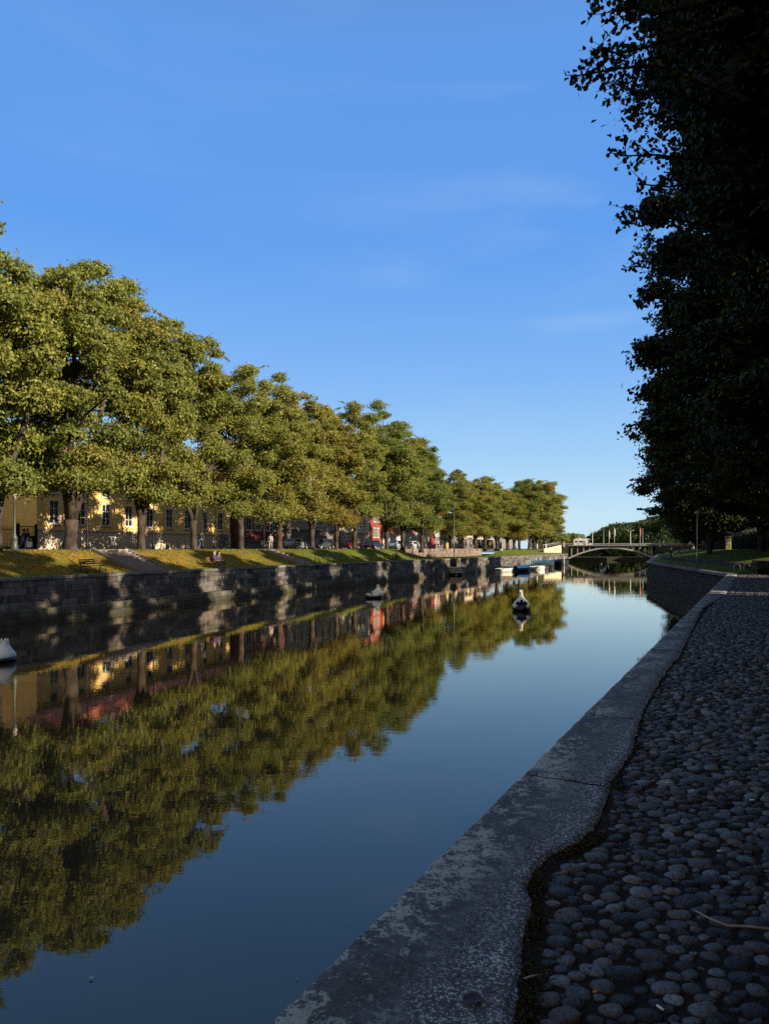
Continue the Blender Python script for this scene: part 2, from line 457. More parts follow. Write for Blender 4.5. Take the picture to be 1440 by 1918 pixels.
    for _ in range(burls):
        zz = rd.uniform(.3, fork); th = rd.uniform(0, 6.28); c0 = Vector((f0.x * zz / fork + tr * .85 * math.cos(th), f0.y * zz / fork + tr * .85 * math.sin(th), zz)) - Vector((math.cos(th), math.sin(th), 0)) * .1; r0 = rd.uniform(.12, .26)
        b.tube([c0 + Vector((0, 0, -r0 * 2)), c0 + Vector((0, 0, -r0 * .9)), c0, c0 + Vector((0, 0, r0 * 1.1)), c0 + Vector((0, 0, r0 * 2.2))], [.03, r0 * .8, r0, r0 * .7, .03], 8, True, .5)
    nm = rd.choice([2, 3, 3]) if not burls else 3
    mains = []
    for i in range(nm):
        th = i * 2 * math.pi / nm + rd.uniform(-.5, .5) + seed
        e = Vector((cx * .8 + RX * .38 * math.cos(th), cy * .8 + RY * .38 * math.sin(th), bot + L * rd.uniform(.55, .72)))
        mid = f0.lerp(e, .42) + Vector((math.cos(th) * .5, math.sin(th) * .5, -.4))
        pts = [f0 - Vector((0, 0, .3)), f0.lerp(mid, .5) + Vector((rd.uniform(-.2, .2), rd.uniform(-.2, .2), 0)), mid, mid.lerp(e, .5) + Vector((rd.uniform(-.5, .5), rd.uniform(-.5, .5), .2)), e]
        b.tube(pts, [tr * .72, tr * .58, tr * .45, tr * .28, tr * .12], 9, True, .2)
        mains.append(pts)
    for p, r, t in cl:
        if rd.random() < .62:
            q = Vector(p); m = min(mains, key=lambda m: min((x - q).length for x in m))
            cand = [x for x in m[1:] if x.z < q.z + .5] or [m[1]]
            a = min(cand, key=lambda x: (x - q).length)
            md = a.lerp(q, .5) + Vector((rd.uniform(-.3, .3), rd.uniform(-.3, .3), rd.uniform(0, .5)))
            k = min(1.5, (q - a).length / 4)
            b.tube([a, md, q], [tr * .22 * k + .03, tr * .13 * k + .02, .02], 6, False)
    o = len(b.v); b.v += tw.v
    for f_, s_ in zip(tw.f, tw.sm): b.f.append([i + o for i in f_]); b.sm.append(s_)
    trunk = b.build('trunk', M[barkmat])
    return trunk, crown

used = set()
def place_tree(tm, loc, rz, sc, label, group, name='lime_tree', cat='tree'):
    root = empty(name, loc, rz, label, cat, group)
    root.scale = sc
    for o in tm:
        if o.name in used: c = o.copy(); COL.objects.link(c)
        else: c = o; used.add(o.name)
        c.parent = root
    return root

# ------------------------------------------------------------------ masonry walls
def block_wall(path, z0, z1, course, lmin, lmax, mat, seed=1, batter=0., tint=(.16, .145, .13), var=.35, depth=.35, side=1, joint=.014, jit=.018):
    """dry-laid blocks along a path of (x, y) points; front face on the path, body towards side*left normal"""
    rd = random.Random(seed); V = []; Fq = []; T = []
    seg = []
    for (a, b) in zip(path[:-1], path[1:]):
        seg.append((Vector(a), Vector(b)))
    nco = max(1, round((z1 - z0) / course)); ch = (z1 - z0) / nco
    for ic in range(nco):
        za = z0 + ic * ch; zb = za + ch
        ins = batter * ic / max(1, nco - 1)
        for (a, b) in seg:
            L = (b - a).length; d = (b - a) / L; n = Vector((-d.y, d.x)) * side
            x = -rd.uniform(0, lmax * .5)
            while x < L:
                l = rd.uniform(lmin, lmax); x0 = max(0, x); x1 = min(L, x + l); x += l
                if x1 - x0 < .12: continue
                o = ins + rd.uniform(-jit, jit)
                jx = joint / 2; zz0 = za + (joint / 2 if ic else 0); zz1 = zb - joint / 2
                p0 = a + d * (x0 + jx) + n * o; p1 = a + d * (x1 - jx) + n * o
                q0 = a + d * (x0 + jx) + n * (ins + depth); q1 = a + d * (x1 - jx) + n * (ins + depth)
                c = .018  # chamfer
                i0 = a + d * (x0 + jx + c) + n * (o - c); i1 = a + d * (x1 - jx - c) + n * (o - c)
                base = len(V)
                V += [(p0.x, p0.y, zz0), (p1.x, p1.y, zz0), (p1.x, p1.y, zz1), (p0.x, p0.y, zz1),
                      (q0.x, q0.y, zz0), (q1.x, q1.y, zz0), (q1.x, q1.y, zz1), (q0.x, q0.y, zz1),
                      (i0.x, i0.y, zz0 + c), (i1.x, i1.y, zz0 + c), (i1.x, i1.y, zz1 - c), (i0.x, i0.y, zz1 - c)]
                fs = [(8,9,10,11),(0,1,9,8),(1,2,10,9),(2,3,11,10),(3,0,8,11),(3,2,6,7),(1,5,6,2),(0,3,7,4)]
                for f in fs: Fq.append([i + base for i in f])
                k = 1 + rd.uniform(-var, var); w = rd.uniform(-.08, .08)
                T += [(tint[0] * k * (1 + w), tint[1] * k, tint[2] * k * (1 - w))] * 12
    return V, Fq, T

def wall_thing(name, label, cat, walls, mats, backs):
    root = empty(name, (0, 0, 0), 0, label, cat)
    for (pn, V, Fq, T), mt in zip(walls, mats):
        np_mesh(pn, V, 4, M[mt], np.array(T), parent=root, faces=Fq)
    for (pn, path, z0, z1, off, side) in backs:
        b = MB()
        for a, c in zip(path[:-1], path[1:]):
            a = Vector(a); c = Vector(c); d = (c - a).normalized(); n = Vector((-d.y, d.x)) * side * off
            b.quad((a.x + n.x, a.y + n.y, z0), (c.x + n.x, c.y + n.y, z0), (c.x + n.x, c.y + n.y, z1), (a.x + n.x, a.y + n.y, z1))
        b.build(pn, M['mortar'], root)
    return root

# ---- left quay wall
lpath = [(lbx(t) + NL[0] * .0, t) for t in (-60, 0, 38.7, 75, 112, 139, 217)]
def loff(path, d): return [(x + NL[0] * d, y + NL[1] * d) for x, y in path]
W1 = block_wall(loff(lpath, .16), .72, 2.28, .39, .55, 1.5, None, 3, .14, tint=(.115, .102, .09), var=.6)
W2 = block_wall(loff([p for p in lpath if p[1] <= 76] + [(lbx(84), 84)], -.42), -.6, .72, .42, .7, 1.6, None, 4, .03, tint=(.10, .09, .065), depth=.7)
W2b = block_wall(loff([(lbx(84), 84), lpath[4], lpath[5], lpath[6]], .04), -.6, .72, .42, .7, 1.6, None, 5, .03, tint=(.10, .09, .07))
W3 = block_wall(loff(lpath, .24), 2.28, 2.47, .19, 1.2, 2.2, None, 6, 0, tint=(.17, .16, .145), depth=.75, jit=.012)
wall_thing('quay_wall', 'long dark stone block quay wall along the far left bank with a low ledge at the water', 'quay wall',
    [('stonework', *W1), ('ledge', *W2), ('footing', *W2b), ('coping', *W3)], ['masonry'] * 4,
    [('mortar', loff(lpath, .42), .5, 2.3, 0, 1), ('mortar', loff(lpath, .12), -.8, .70, 0, 1)])

# ---- right quay walls
rp = [(p[0], p[1]) for p in RBP]
def roff(path, d): return [(x + MR[0] * d, y + MR[1] * d) for x, y in path]
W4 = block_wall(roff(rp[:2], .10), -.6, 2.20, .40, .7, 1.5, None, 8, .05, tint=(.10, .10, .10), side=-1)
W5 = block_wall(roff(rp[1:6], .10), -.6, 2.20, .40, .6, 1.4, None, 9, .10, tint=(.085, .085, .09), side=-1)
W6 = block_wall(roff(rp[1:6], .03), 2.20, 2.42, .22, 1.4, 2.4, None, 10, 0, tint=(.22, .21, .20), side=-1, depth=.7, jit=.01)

# ---- near coping slabs as a fine grid with an irregular inner edge
inner_px = [(960, 1918), (978, 1800), (985, 1750), (994, 1710), (984, 1672), (988, 1648), (1030, 1604), (1068, 1584), (1100, 1565), (1122, 1535), (1132, 1500), (1146, 1465), (1166, 1432), (1186, 1400),
            (1196, 1355), (1204, 1330), (1226, 1290), (1252, 1250), (1272, 1228), (1296, 1180), (1316, 1140), (1340, 1105)]
sd = []
for px, py in inner_px:
    y = 1.65 * F / (py - HZ); x = (px - 720) / F * y
    dx, dy = x - RE0[0], y - RE0[1]
    sd.append((dx * UR[0] + dy * UR[1], dx * MR[0] + dy * MR[1]))
sd.sort()
IS = np.array([-60] + [a for a, b in sd if a < 24] + [30, 60]); ID = np.array([.74] + [b for a, b in sd if a < 24] + [.62, .62])
def inner(s):
    return float(np.interp(s, IS, ID)) + .014 * noise.noise(Vector((s * 26, 5, 0))) + .016 * noise.noise(Vector((s * 9, 3, 0))) + .02 * noise.noise(Vector((s * 2.5, 9, 0)))
def s_of(px, py):
    y = 1.65 * F / (py - HZ); x = (px - 720) / F * y
    return (x - RE0[0]) * UR[0] + (y - RE0[1]) * UR[1]
joints = [-3.4, .75] + [s_of(a, b) for a, b in ((975, 1452), (1077, 1338), (1146, 1278), (1180, 1247))]
while joints[-1] < 53: joints.append(joints[-1] + random.uniform(1.5, 2.4))
joints[-1] = 53.3
cop = empty('quay_wall', (0, 0, 0), 0, 'near right quay wall of dark granite with a broad lichen-spotted coping beside the cobbles', 'quay wall')
V = []; Fq = []; A = []
for s0, s1 in zip(joints[:-1], joints[1:]):
    ds = .035 if s0 < 8 else (.09 if s0 < 20 else .3)
    ns = max(2, int((s1 - s0) / ds)); nm = 22 if s0 < 8 else 10
    gap = .009; tilt = random.uniform(-.004, .004); lift = random.uniform(-.003, .004)
    o = len(V)
    for i in range(ns + 1):
        s = lerp(s0 + gap, s1 - gap, i / ns)
        w = inner(s)
        e = .012 * noise.noise(Vector((s * 5, 0, 1))) + .018 * max(0, noise.noise(Vector((s * 1.7, 4, 1))))
        edge_s = min(s - s0, s1 - s)
        for j in range(nm + 1):
            if j == 0: m, z = e, 2.18
            elif j == 1: m, z = e, 2.395
            elif j == 2: m, z = e + .02, 2.418
            else:
                m = lerp(e + .02, w, (j - 2) / (nm - 2)); z = 2.421
                z += .005 * noise.noise(Vector((s * 3, m * 3, 0))) + .003 * noise.noise(Vector((s * 14, m * 14, 0)))
                land = max(0, min(1, (m - .38) / .1)); z -= .010 * land * (1 - .5 * land)
                if j == nm: z -= .022
            z += tilt * m + lift
            if edge_s < .02 and j > 0: z -= .010
            x, y = right(s, m); V.append((x, y, z)); A.append(m)
    for i in range(ns):
        for j in range(nm):
            a = o + i * (nm + 1) + j
            Fq.append((a, a + nm + 1, a + nm + 2, a + 1))
np_mesh('coping', V, 4, M['coping'], None, True, cop, Fq, {'across': A})
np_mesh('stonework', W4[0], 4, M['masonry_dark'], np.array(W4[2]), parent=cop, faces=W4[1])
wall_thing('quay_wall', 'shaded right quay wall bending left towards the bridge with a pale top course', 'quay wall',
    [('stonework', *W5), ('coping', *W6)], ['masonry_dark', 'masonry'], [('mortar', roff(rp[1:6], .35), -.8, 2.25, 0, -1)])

# ------------------------------------------------------------------ ground sheets
def sheet(name, pts_fn, ts, ds, mat, zf=None, jit=0.):
    V = []; Fq = []
    for t in ts:
        for d in ds:
            x, y = pts_fn(t, d); z = zf(t, d)
            if jit: z += jit * noise.noise(Vector((x * .8, y * .8, 0)))
            V.append((x, y, z))
    nd = len(ds)
    for i in range(len(ts) - 1):
        for j in range(nd - 1):
            a = i * nd + j; Fq.append((a, a + 1, a + nd + 1, a + nd))
    return struct(np_mesh(name, V, 4, M[mat], None, True, faces=Fq))

w = MB(); w.quad((-400, -150, 0), (500, -150, 0), (500, 420, 0), (-400, 420, 0)); wo = struct(w.build('river_water', M['water']))
bd = MB(); bd.quad((-3000, 330, 2.2), (3000, 330, 2.2), (3000, 4000, 2.2), (-3000, 4000, 2.2)); struct(bd.build('ground', M['earth']))

WALLT0, WALLT1 = 112., 151.
def gzl(t, d):
    z = lgz(t, d)
    if t > WALLT0 - 8 and d < 8:
        # low terrace with a retaining wall, then a wide gentle lawn towards the bridge
        if t < WALLT1 + 4:
            k = min(1, (t - WALLT0 + 8) / 8)
            z = lerp(z, 2.45 + .1 * d / 8, k)
        else:
            k = min(1, (t - WALLT1 - 4) / 12)
            z = lerp(2.45 + .1 * d / 8, 2.35 + 1.57 * min(1, max(0, d / 8)), k)
    return z
ts = list(np.arange(-60, 30, 4)) + list(np.arange(30, 118, 1.)) + list(np.arange(118, 216, 2.))
sheet('grass_bank', left, ts, [.6, .9, 1.15] + list(np.arange(1.4, 5.5, .3)) + [5.6, 6.2, 7.0], 'grass', gzl, .05)
sheet('street', left, ts, [7.0, 9.5, 20, 60, 400], 'asphalt', lambda t, d: 3.9 if d > 7.5 else max(3.9, gzl(t, 7)) - .02)
# right bank
def rbank(y, d):
    return (rbx(y) + MR[0] * d, y + MR[1] * d)
def rnear(s, d): return right(s, d)
sN = list(np.arange(-60, 53.4, 1.5)) + [53.4]
sheet('cobblestone_bed', rnear, list(np.arange(-60, -1, 3)) + list(np.arange(-1, 14, .12)) + list(np.arange(14, 53.6, .8)), [.04, .2, .4, .55, .7] + list(np.arange(.8, 3.0, .1)) + list(np.arange(3.2, 5.6, .6)), 'dirt', lambda s, d: 2.378, .006)
sheet('grass_bank', rnear, list(np.arange(-60, 56, 3)), [5.3, 6.5, 8, 9.5, 11, 12], 'grass_r', lambda s, d: 2.38 + min(1, max(0, (d - 5.3) / 5)) * 1.45, .05)
sheet('street', rnear, list(np.arange(-60, 58, 4)), [12, 30, 400], 'asphalt', lambda s, d: 3.83)
tsR = list(np.arange(47.6, 60, 1)) + list(np.arange(60, 222, 3))
def zr(y, d):
    if d < 1.3: return 2.40
    return 2.40 + (.55 if y < 110 else .55) * min(1, (d - 1.3) / .8) + min(1, max(0, (d - 2.1) / 6)) * .95
sheet('grass_bank', rbank, tsR, [.6, 1.3, 1.7, 2.1, 3, 4.5, 6, 8.2, 10], 'grass_r', zr, .05)
sheet('street', rbank, tsR, [10, 30, 400], 'asphalt', lambda y, d: 3.88)

# ------------------------------------------------------------------ cobblestones
def cobbles():
    rd = random.Random(11)
    sx = 1.32
    cell = .125; grid = {}
    out = []
    def ok(x, y, r):
        gx, gy = int(x / sx / cell) , int(y / cell)
        for i in (-1, 0, 1):
            for j in (-1, 0, 1):
                for (a, b, q) in grid.get((gx + i, gy + j), ()):
                    if ((a - x) / sx) ** 2 + (b - y) ** 2 < (.875 * (q + r)) ** 2: return False
        return True
    def add(x, y, r): grid.setdefault((int(x / sx / cell), int(y / cell)), []).append((x, y, r)); out.append((x, y, r))
    for rlo, rhi, n in ((.043, .055, 2600), (.031, .042, 26000), (.022, .030, 64000), (.013, .020, 50000)):
        for _ in range(n):
            s = rd.uniform(.2, 53.0); d = rd.uniform(.45, 3.3 if s > 6 else 3.0)
            r = rd.uniform(rlo, rhi) * (1. if s < 7 else 1.06)
            if rhi < .021 and s > 8: continue
            x, y = right(s, d)
            if y < 1.6: continue
            if d < inner(s) + r * 1.05 + .015: continue
            # a bare earthy pocket beside the coping
            if 3.0 < s < 5.2 and d < inner(s) + .10 + .05 * noise.noise(Vector((s * 4, 0, 0))): continue
            if ok(x, y, r): add(x, y, r)
    out.sort(key=lambda q: q[1])
    pal = [(.082, .082, .084), (.066, .068, .070), (.066, .074, .066), (.115, .116, .118), (.092, .074, .066), (.050, .052, .056), (.080, .088, .098)]
    Vall, Fall, Tall = [], [], []
    o = 0
    rg = np.random.default_rng(5)
    def template(rings, seg):
        v = [(0, 0, 1)]
        for i in range(1, rings + 1):
            ph = i / rings * math.pi * .58
            for k in range(seg):
                th = 2 * math.pi * k / seg
                v.append((math.sin(ph) * math.cos(th), math.sin(ph) * math.sin(th), math.cos(ph)))
        f = []
        for k in range(seg): f.append((0, 1 + k, 1 + (k + 1) % seg, 1 + (k + 1) % seg))
        q = []
        for i in range(rings - 1):
            for k in range(seg):
                a = 1 + i * seg + k; b = 1 + i * seg + (k + 1) % seg
                q.append((a, a + seg, b + seg, b))
        return np.array(v), f, q
    hi = template(7, 16); lo = template(3, 8)
    for x, y, r in out:
        v, tri, q = hi if y < 8 else lo
        v = v.copy()
        rx = r * sx * rd.uniform(.92, 1.14); ry = r * rd.uniform(.95, 1.12); h = min(r * rd.uniform(.55, .85), .048)
        # superellipse flattening and low-frequency dents
        c = rg.normal(size=(3, 3)) * .9; ph = rg.random(3) * 6
        dent = 1 + .07 * np.sin(v @ c[0] * 2 + ph[0]) + .06 * np.sin(v @ c[1] * 3 + ph[1])
        v *= dent[:, None]
        pwr = rd.uniform(.62, .95)
        v[:, :2] = np.sign(v[:, :2]) * np.abs(v[:, :2]) ** pwr * .97
        v[:, 2] = np.where(v[:, 2] > 0, np.abs(v[:, 2]) ** rd.uniform(.45, .8), v[:, 2])
        a = rd.gauss(0, .28) ; ca, sa = math.cos(a), math.sin(a)
        X = v[:, 0] * rx; Y = v[:, 1] * ry; Z = v[:, 2] * h
        Z += X * rd.uniform(-.16, .16) + Y * rd.uniform(-.16, .16)
        top = 2.381 + h * .02 + rd.uniform(-.004, .004)
        Vall.append(np.stack([x + X * ca - Y * sa, y + X * sa + Y * ca, top - h * .5 + Z], 1))
        Fall += [[i + o for i in f] for f in q]
        # cap as triangles merged into quads sharing a corner is not allowed: use two-step fan
        seg = 16 if y < 8 else 8
        for k in range(0, seg, 2):
            Fall.append([o, o + 1 + k, o + 1 + (k + 1) % seg, o + 1 + (k + 2) % seg])
        col = np.array(pal[rd.randrange(len(pal))]) * rd.uniform(.2, 1.0) ** 1.7 * 2.0
        Tall.append(np.tile(col, (len(v), 1)))
        o += len(v)
    return struct(np_mesh('cobblestone_paving', np.concatenate(Vall), 4, M['cobble'], np.concatenate(Tall), True, faces=Fall)), out
cob, stones = cobbles()

# moss and litter tufts along the coping edge
def tufts(name, n, fn, size, cols, up=1., seed=3):
    rg = np.random.default_rng(seed)
    C = []; 
    for _ in range(n): C.append(fn())
    C = np.array(C); N = rg.normal(size=(n, 3)) * np.array([1, 1, up])
    T = np.array(cols)[rg.integers(len(cols), size=n)] * rg.uniform(.7, 1.3, (n, 1))
    V = leaf_polys(C, N, rg.uniform(.5, 1.2, n) * size, K4, rg)
    o = np_mesh(name, V, 4, M['leaf'], np.repeat(T, 4, axis=0)); o['kind'] = 'stuff'; return o
mossc = [s_of(*p) for p in ((1000, 1730), (995, 1650), (1075, 1590), (1095, 1568), (1150, 1465), (1188, 1400), (970, 1880), (1150, 1880), (1268, 1240), (1310, 1130))]
def fm():
    if random.random() < .86:
        c = random.choice(mossc); s = random.gauss(c, .07)
        d = inner(s) + abs(random.gauss(.0, .035)) + .0
    else:
        s = random.uniform(.8, 12); d = inner(s) + abs(random.gauss(0, .03))
    x, y = right(s, d); return (x, y, 2.388 + random.random() * .018)
tufts('moss', 6500, fm, .009, [(.045, .055, .010), (.06, .06, .015), (.05, .032, .018), (.07, .045, .025), (.035, .022, .015)])
def fl():
    s = random.uniform(.8, 14); d = random.uniform(.7, 2.9)
    if random.random() < .4: d = inner(s) + abs(random.gauss(0, .1))
    x, y = right(s, d); return (x, y, 2.388 + random.random() * .02)
tufts('leaf_litter', 5000, fl, .009, [(.08, .035, .015), (.05, .03, .02), (.13, .08, .04), (.04, .025, .018)], 3., 4)
# ------------------------------------------------------------------ left bank trees
T = [make_tree(21, pal='autumn'), make_tree(22, pal='green', RX=5.8), make_tree(25, pal='autumn', RX=6.3, H=17.5), make_tree(29, pal='rust', RX=5.8, H=17), make_tree(52, pal='autumn', RX=6.3, H=18), make_tree(57, pal='green', RX=5.8, H=18)]
TB = make_tree(31, pal='autumn', trunk_r=.45, RX=6.4, RY=5.4, H=18.6, bot=3.2, fork=1.9, burls=9, ncl=88, nleaf=68000)
GL = 'lime trees in the row along the far left street'
# (t or px, d, variant, height scale, width scale, label)
ordw = ['first','second','third','fourth','fifth','sixth','seventh','eighth','ninth','tenth','eleventh','twelfth','thirteenth','fourteenth','fifteenth','sixteenth','seventeenth','eighteenth','nineteenth','twentieth']
rowL = [(29., 4, 1.0, 1.05), (36.2, 2, 1.0, 1.05), (43.0, 5, 1.05, 1.05),
        (tl(137, 5.3), 'B', .99, 1.0), (tl(263, 5.6), 2, 1.05, 1.05), (tl(362, 5.6), 0, 1.0, 1.), (tl(450, 5.6), 1, .92, .95), (tl(522, 5.6), 4, .92, 1.0),
        (tl(583, 5.6), 0, .90, 1.), (tl(625, 5.8), 3, .88, .95), (tl(662, 5.6), 1, .93, 1.05), (tl(722, 5.6), 5, 1.0, 1.1), (tl(752, 5.6), 2, .95, 1.1),
        (tl(788, 5.6), 1, .86, 1.), (tl(815, 6.), 4, .85, 1.), (tl(845, 8.), 2, .76, 1.), (tl(868, 8.), 3, .72, 1.), (tl(890, 8.), 0, .76, 1.05), (tl(908, 8.), 1, .80, 1.05)]
lab = {3: 'big gnarled lime tree with a thick forked trunk, left of the stone stairs', 4: 'lime tree with a straight trunk at the top of the stone stairs',
       6: 'lime tree standing between the yellow building and the red brick building', 7: 'lime tree with a pale trunk before the red brick building'}
for i, (t, v, sh, sw) in enumerate(rowL):
    x, y = left(t, 5.5 if i < 14 else 8.)
    tm = TB if v == 'B' else T[v]
    l = lab.get(i) or ('green and yellowing lime tree, %s from the left in the far-bank street row' % ordw[i])
    sh *= 1.13
    place_tree(tm, (x, y, 3.85), LROT + random.choice([0, math.pi]) + random.uniform(-.2, .2) if v != 'B' else LROT + .1, (sw, sw, sh), l, GL)
rowF = [(950, 9, 3, .92, 1.1), (930, 9, 0, .84, 1.1), (972, 10, 1, 1.06, 1.1), (990, 10, 0, 1.13, 1.1), (1006, 10, 2, 1.18, 1.15), (1020, 9.5, 1, 1.22, 1.15), (1033, 9, 1, 1.05, 1.0), (962, 16, 3, .85, 1.), (1000, 18, 0, 1.1, 1.1)]
lf = ['rust-tinged lime tree above the lawn left of the tall trees', 'low green lime tree behind the pale retaining wall', 'lime tree at the left shoulder of the tall clump near the bridge', 'tall yellow-green lime tree in the clump left of the bridge',
      'tallest rounded lime tree of the clump left of the bridge', 'tall fresh green lime tree above the lawn left of the bridge', 'green lime tree nearest the left end of the bridge', 'rusty lime tree behind the row above the boats', 'lime tree behind the tallest one near the bridge']
for (px, d, v, sh, sw), l in zip(rowF, lf):
    x, y = left(tl(px, d), d)
    place_tree(T[v], (x, y, 3.85), random.uniform(0, 6.28), (sw * 1.25, sw * 1.25, sh * 1.02), l, 'lime trees near the bridge on the left')

# ------------------------------------------------------------------ right bank trees
ND = [make_tree(41, H=19, lead=0, topk=.42, RX=5.6, RY=5.5, bot=5.2, ncl=95, nleaf=110000, leaf=.052, pal='dark', leafmat='leaf_shaded', barkmat='bark_dark', nspray=150, K=K6, inner=.30, fork=3., sparse=0),
      make_tree(43, H=19, lead=0, topk=.42, RX=6.6, RY=5.8, bot=4.8, ncl=105, nleaf=100000, leaf=.064, pal='dark', leafmat='leaf_shaded', barkmat='bark_dark', nspray=170, K=K6, inner=.32, fork=3., sparse=0),
      make_tree(44, H=19, lead=0, topk=.42, RX=7.0, RY=6., bot=4.6, ncl=110, nleaf=85000, leaf=.08, pal='dark', leafmat='leaf_shaded', barkmat='bark_dark', nspray=150, K=K6, inner=.3, fork=3., sparse=0)]
FD = [make_tree(47, H=18, lead=0, topk=.42, RX=7.0, RY=6.2, bot=3.0, ncl=100, nleaf=38000, leaf=.15, pal='dark', leafmat='leaf_shaded', barkmat='bark_dark', nspray=70, fork=2.6, cx=-2.5, inner=.25, sparse=0),
      make_tree(48, H=17.5, lead=0, topk=.42, RX=6.6, RY=6.2, bot=2.4, ncl=95, nleaf=34000, leaf=.17, pal='dark', leafmat='leaf_shaded', barkmat='bark', nspray=40, fork=2.6, inner=.25, sparse=0)]
GR = 'dark shaded lime trees along the right bank'
def rt(tm, x, y, z, rz, sc, l): place_tree(tm, (x, y, z), rz, sc, l, GR)
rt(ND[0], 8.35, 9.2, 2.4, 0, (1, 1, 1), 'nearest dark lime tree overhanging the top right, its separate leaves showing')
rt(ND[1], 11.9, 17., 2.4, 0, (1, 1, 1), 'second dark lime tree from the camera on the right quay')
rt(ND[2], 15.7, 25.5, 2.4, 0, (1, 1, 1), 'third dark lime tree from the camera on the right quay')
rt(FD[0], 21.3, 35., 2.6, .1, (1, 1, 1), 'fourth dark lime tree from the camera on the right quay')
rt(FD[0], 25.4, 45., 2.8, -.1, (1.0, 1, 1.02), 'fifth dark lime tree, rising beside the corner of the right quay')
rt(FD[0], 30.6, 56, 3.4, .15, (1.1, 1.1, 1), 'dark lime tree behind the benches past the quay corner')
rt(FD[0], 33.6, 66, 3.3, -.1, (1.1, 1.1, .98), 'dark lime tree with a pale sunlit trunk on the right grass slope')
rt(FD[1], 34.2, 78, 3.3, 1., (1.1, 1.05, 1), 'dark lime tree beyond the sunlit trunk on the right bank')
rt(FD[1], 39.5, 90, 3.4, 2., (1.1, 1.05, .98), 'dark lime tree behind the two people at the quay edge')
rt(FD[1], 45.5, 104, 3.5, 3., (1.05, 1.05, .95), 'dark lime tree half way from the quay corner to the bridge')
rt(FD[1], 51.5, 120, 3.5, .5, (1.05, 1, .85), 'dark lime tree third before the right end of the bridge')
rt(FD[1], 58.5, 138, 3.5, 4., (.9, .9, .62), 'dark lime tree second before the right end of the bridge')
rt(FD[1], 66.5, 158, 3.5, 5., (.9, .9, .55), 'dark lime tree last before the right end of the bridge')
for i, (x, y) in enumerate(((42, 62), (47, 76), (52, 92), (60, 112), (37.5, 56), right(9, 15), right(22, 15), right(39.2, 15))):  # last three are unseen, added to shade the far quay wall
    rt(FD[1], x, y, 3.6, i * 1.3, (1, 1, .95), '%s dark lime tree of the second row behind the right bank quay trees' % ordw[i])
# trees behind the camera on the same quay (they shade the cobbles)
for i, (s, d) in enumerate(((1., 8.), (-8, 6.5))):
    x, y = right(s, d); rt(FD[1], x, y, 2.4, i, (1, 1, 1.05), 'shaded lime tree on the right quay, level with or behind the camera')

# overhanging sprays of the nearest tree (part of that tree): leafy twigs reaching out over the river
def spray_branches():
    rg = np.random.default_rng(77); rd = random.Random(77)
    root = next(o for o in bpy.data.objects if o.get('label', '').startswith('nearest dark lime'))
    o_ = Vector(root.location); C, N, S = [], [], []; tw = MB()
    def P3(px, py, Y): return Vector(((px - 720) / F * Y, Y, EYE + (HZ - py) / F * Y)) - o_
    paths = [([(1300, 150), (1230, 120), (1160, 128), (1078, 142)], 8.0), ([(1290, 60), (1220, 85), (1160, 100), (1110, 92)], 8.0), ([(1300, 190), (1240, 165), (1190, 175), (1155, 150)], 8.2),
             ([(1290, 10), (1230, 25), (1180, 10), (1150, 22)], 7.6), ([(1170, -60), (1140, -30), (1100, -2)], 7.6), ([(1310, 250), (1240, 215), (1195, 212)], 8.6), ([(1310, 300), (1230, 290), (1160, 292)], 9.0),
             ([(1310, 340), (1250, 350), (1200, 345)], 9.0), ([(1310, 420), (1240, 405), (1170, 392)], 9.6), ([(1310, 480), (1240, 460), (1205, 440)], 10.), ([(1310, 500), (1250, 505), (1180, 498)], 11.), ([(1310, 120), (1250, 60), (1200, 45)], 8.4)]
    for pts, Y in paths:
        q = [P3(px, py, Y + .25 * i) for i, (px, py) in enumerate(pts[::-1])][::-1]
        q = [q[0] + (q[0] - q[1]) * 1.5] + q; 
        tw.tube(q, [.05, .030, .020, .013, .008][-len(q):], 5, False)
        for a, b in zip(q[:-1], q[1:]):
            L = (b - a).length; n = max(2, int(L / .065))
            for i in range(n):
                c0 = a.lerp(b, (i + rd.random()) / n); d = Vector((rd.uniform(-.8, .1), rd.uniform(-.5, .5), rd.uniform(-.55, .45))) * rd.uniform(.2, .5)
                tw.tube([c0, c0 + d], [.006, .003], 4, False)
                for k in range(8):
                    p = c0 + d * rd.uniform(.1, 1.05) + Vector([rd.gauss(0, .035) for _ in range(3)]); C.append(p[:]); N.append([rd.gauss(0, 1), rd.gauss(-.4, 1), rd.gauss(0, .7)]); S.append(rd.uniform(.022, .038))
    C = np.array(C); T = np.array((.02, .03, .010)) * rg.uniform(.7, 1.4, (len(C), 1))
    K8 = np.array([(-1, 0), (-.8, .6), (-.2, .85), (.45, .55), (1.15, 0), (.45, -.55), (-.2, -.85), (-.8, -.6)])
    np_mesh('overhanging_leaves', leaf_polys(C, np.array(N), np.array(S), K8, rg), 8, M['leaf_shaded'], np.repeat(T, 8, axis=0), parent=root)
    tw.build('overhanging_twigs', M['bark_dark'], root)
spray_branches()
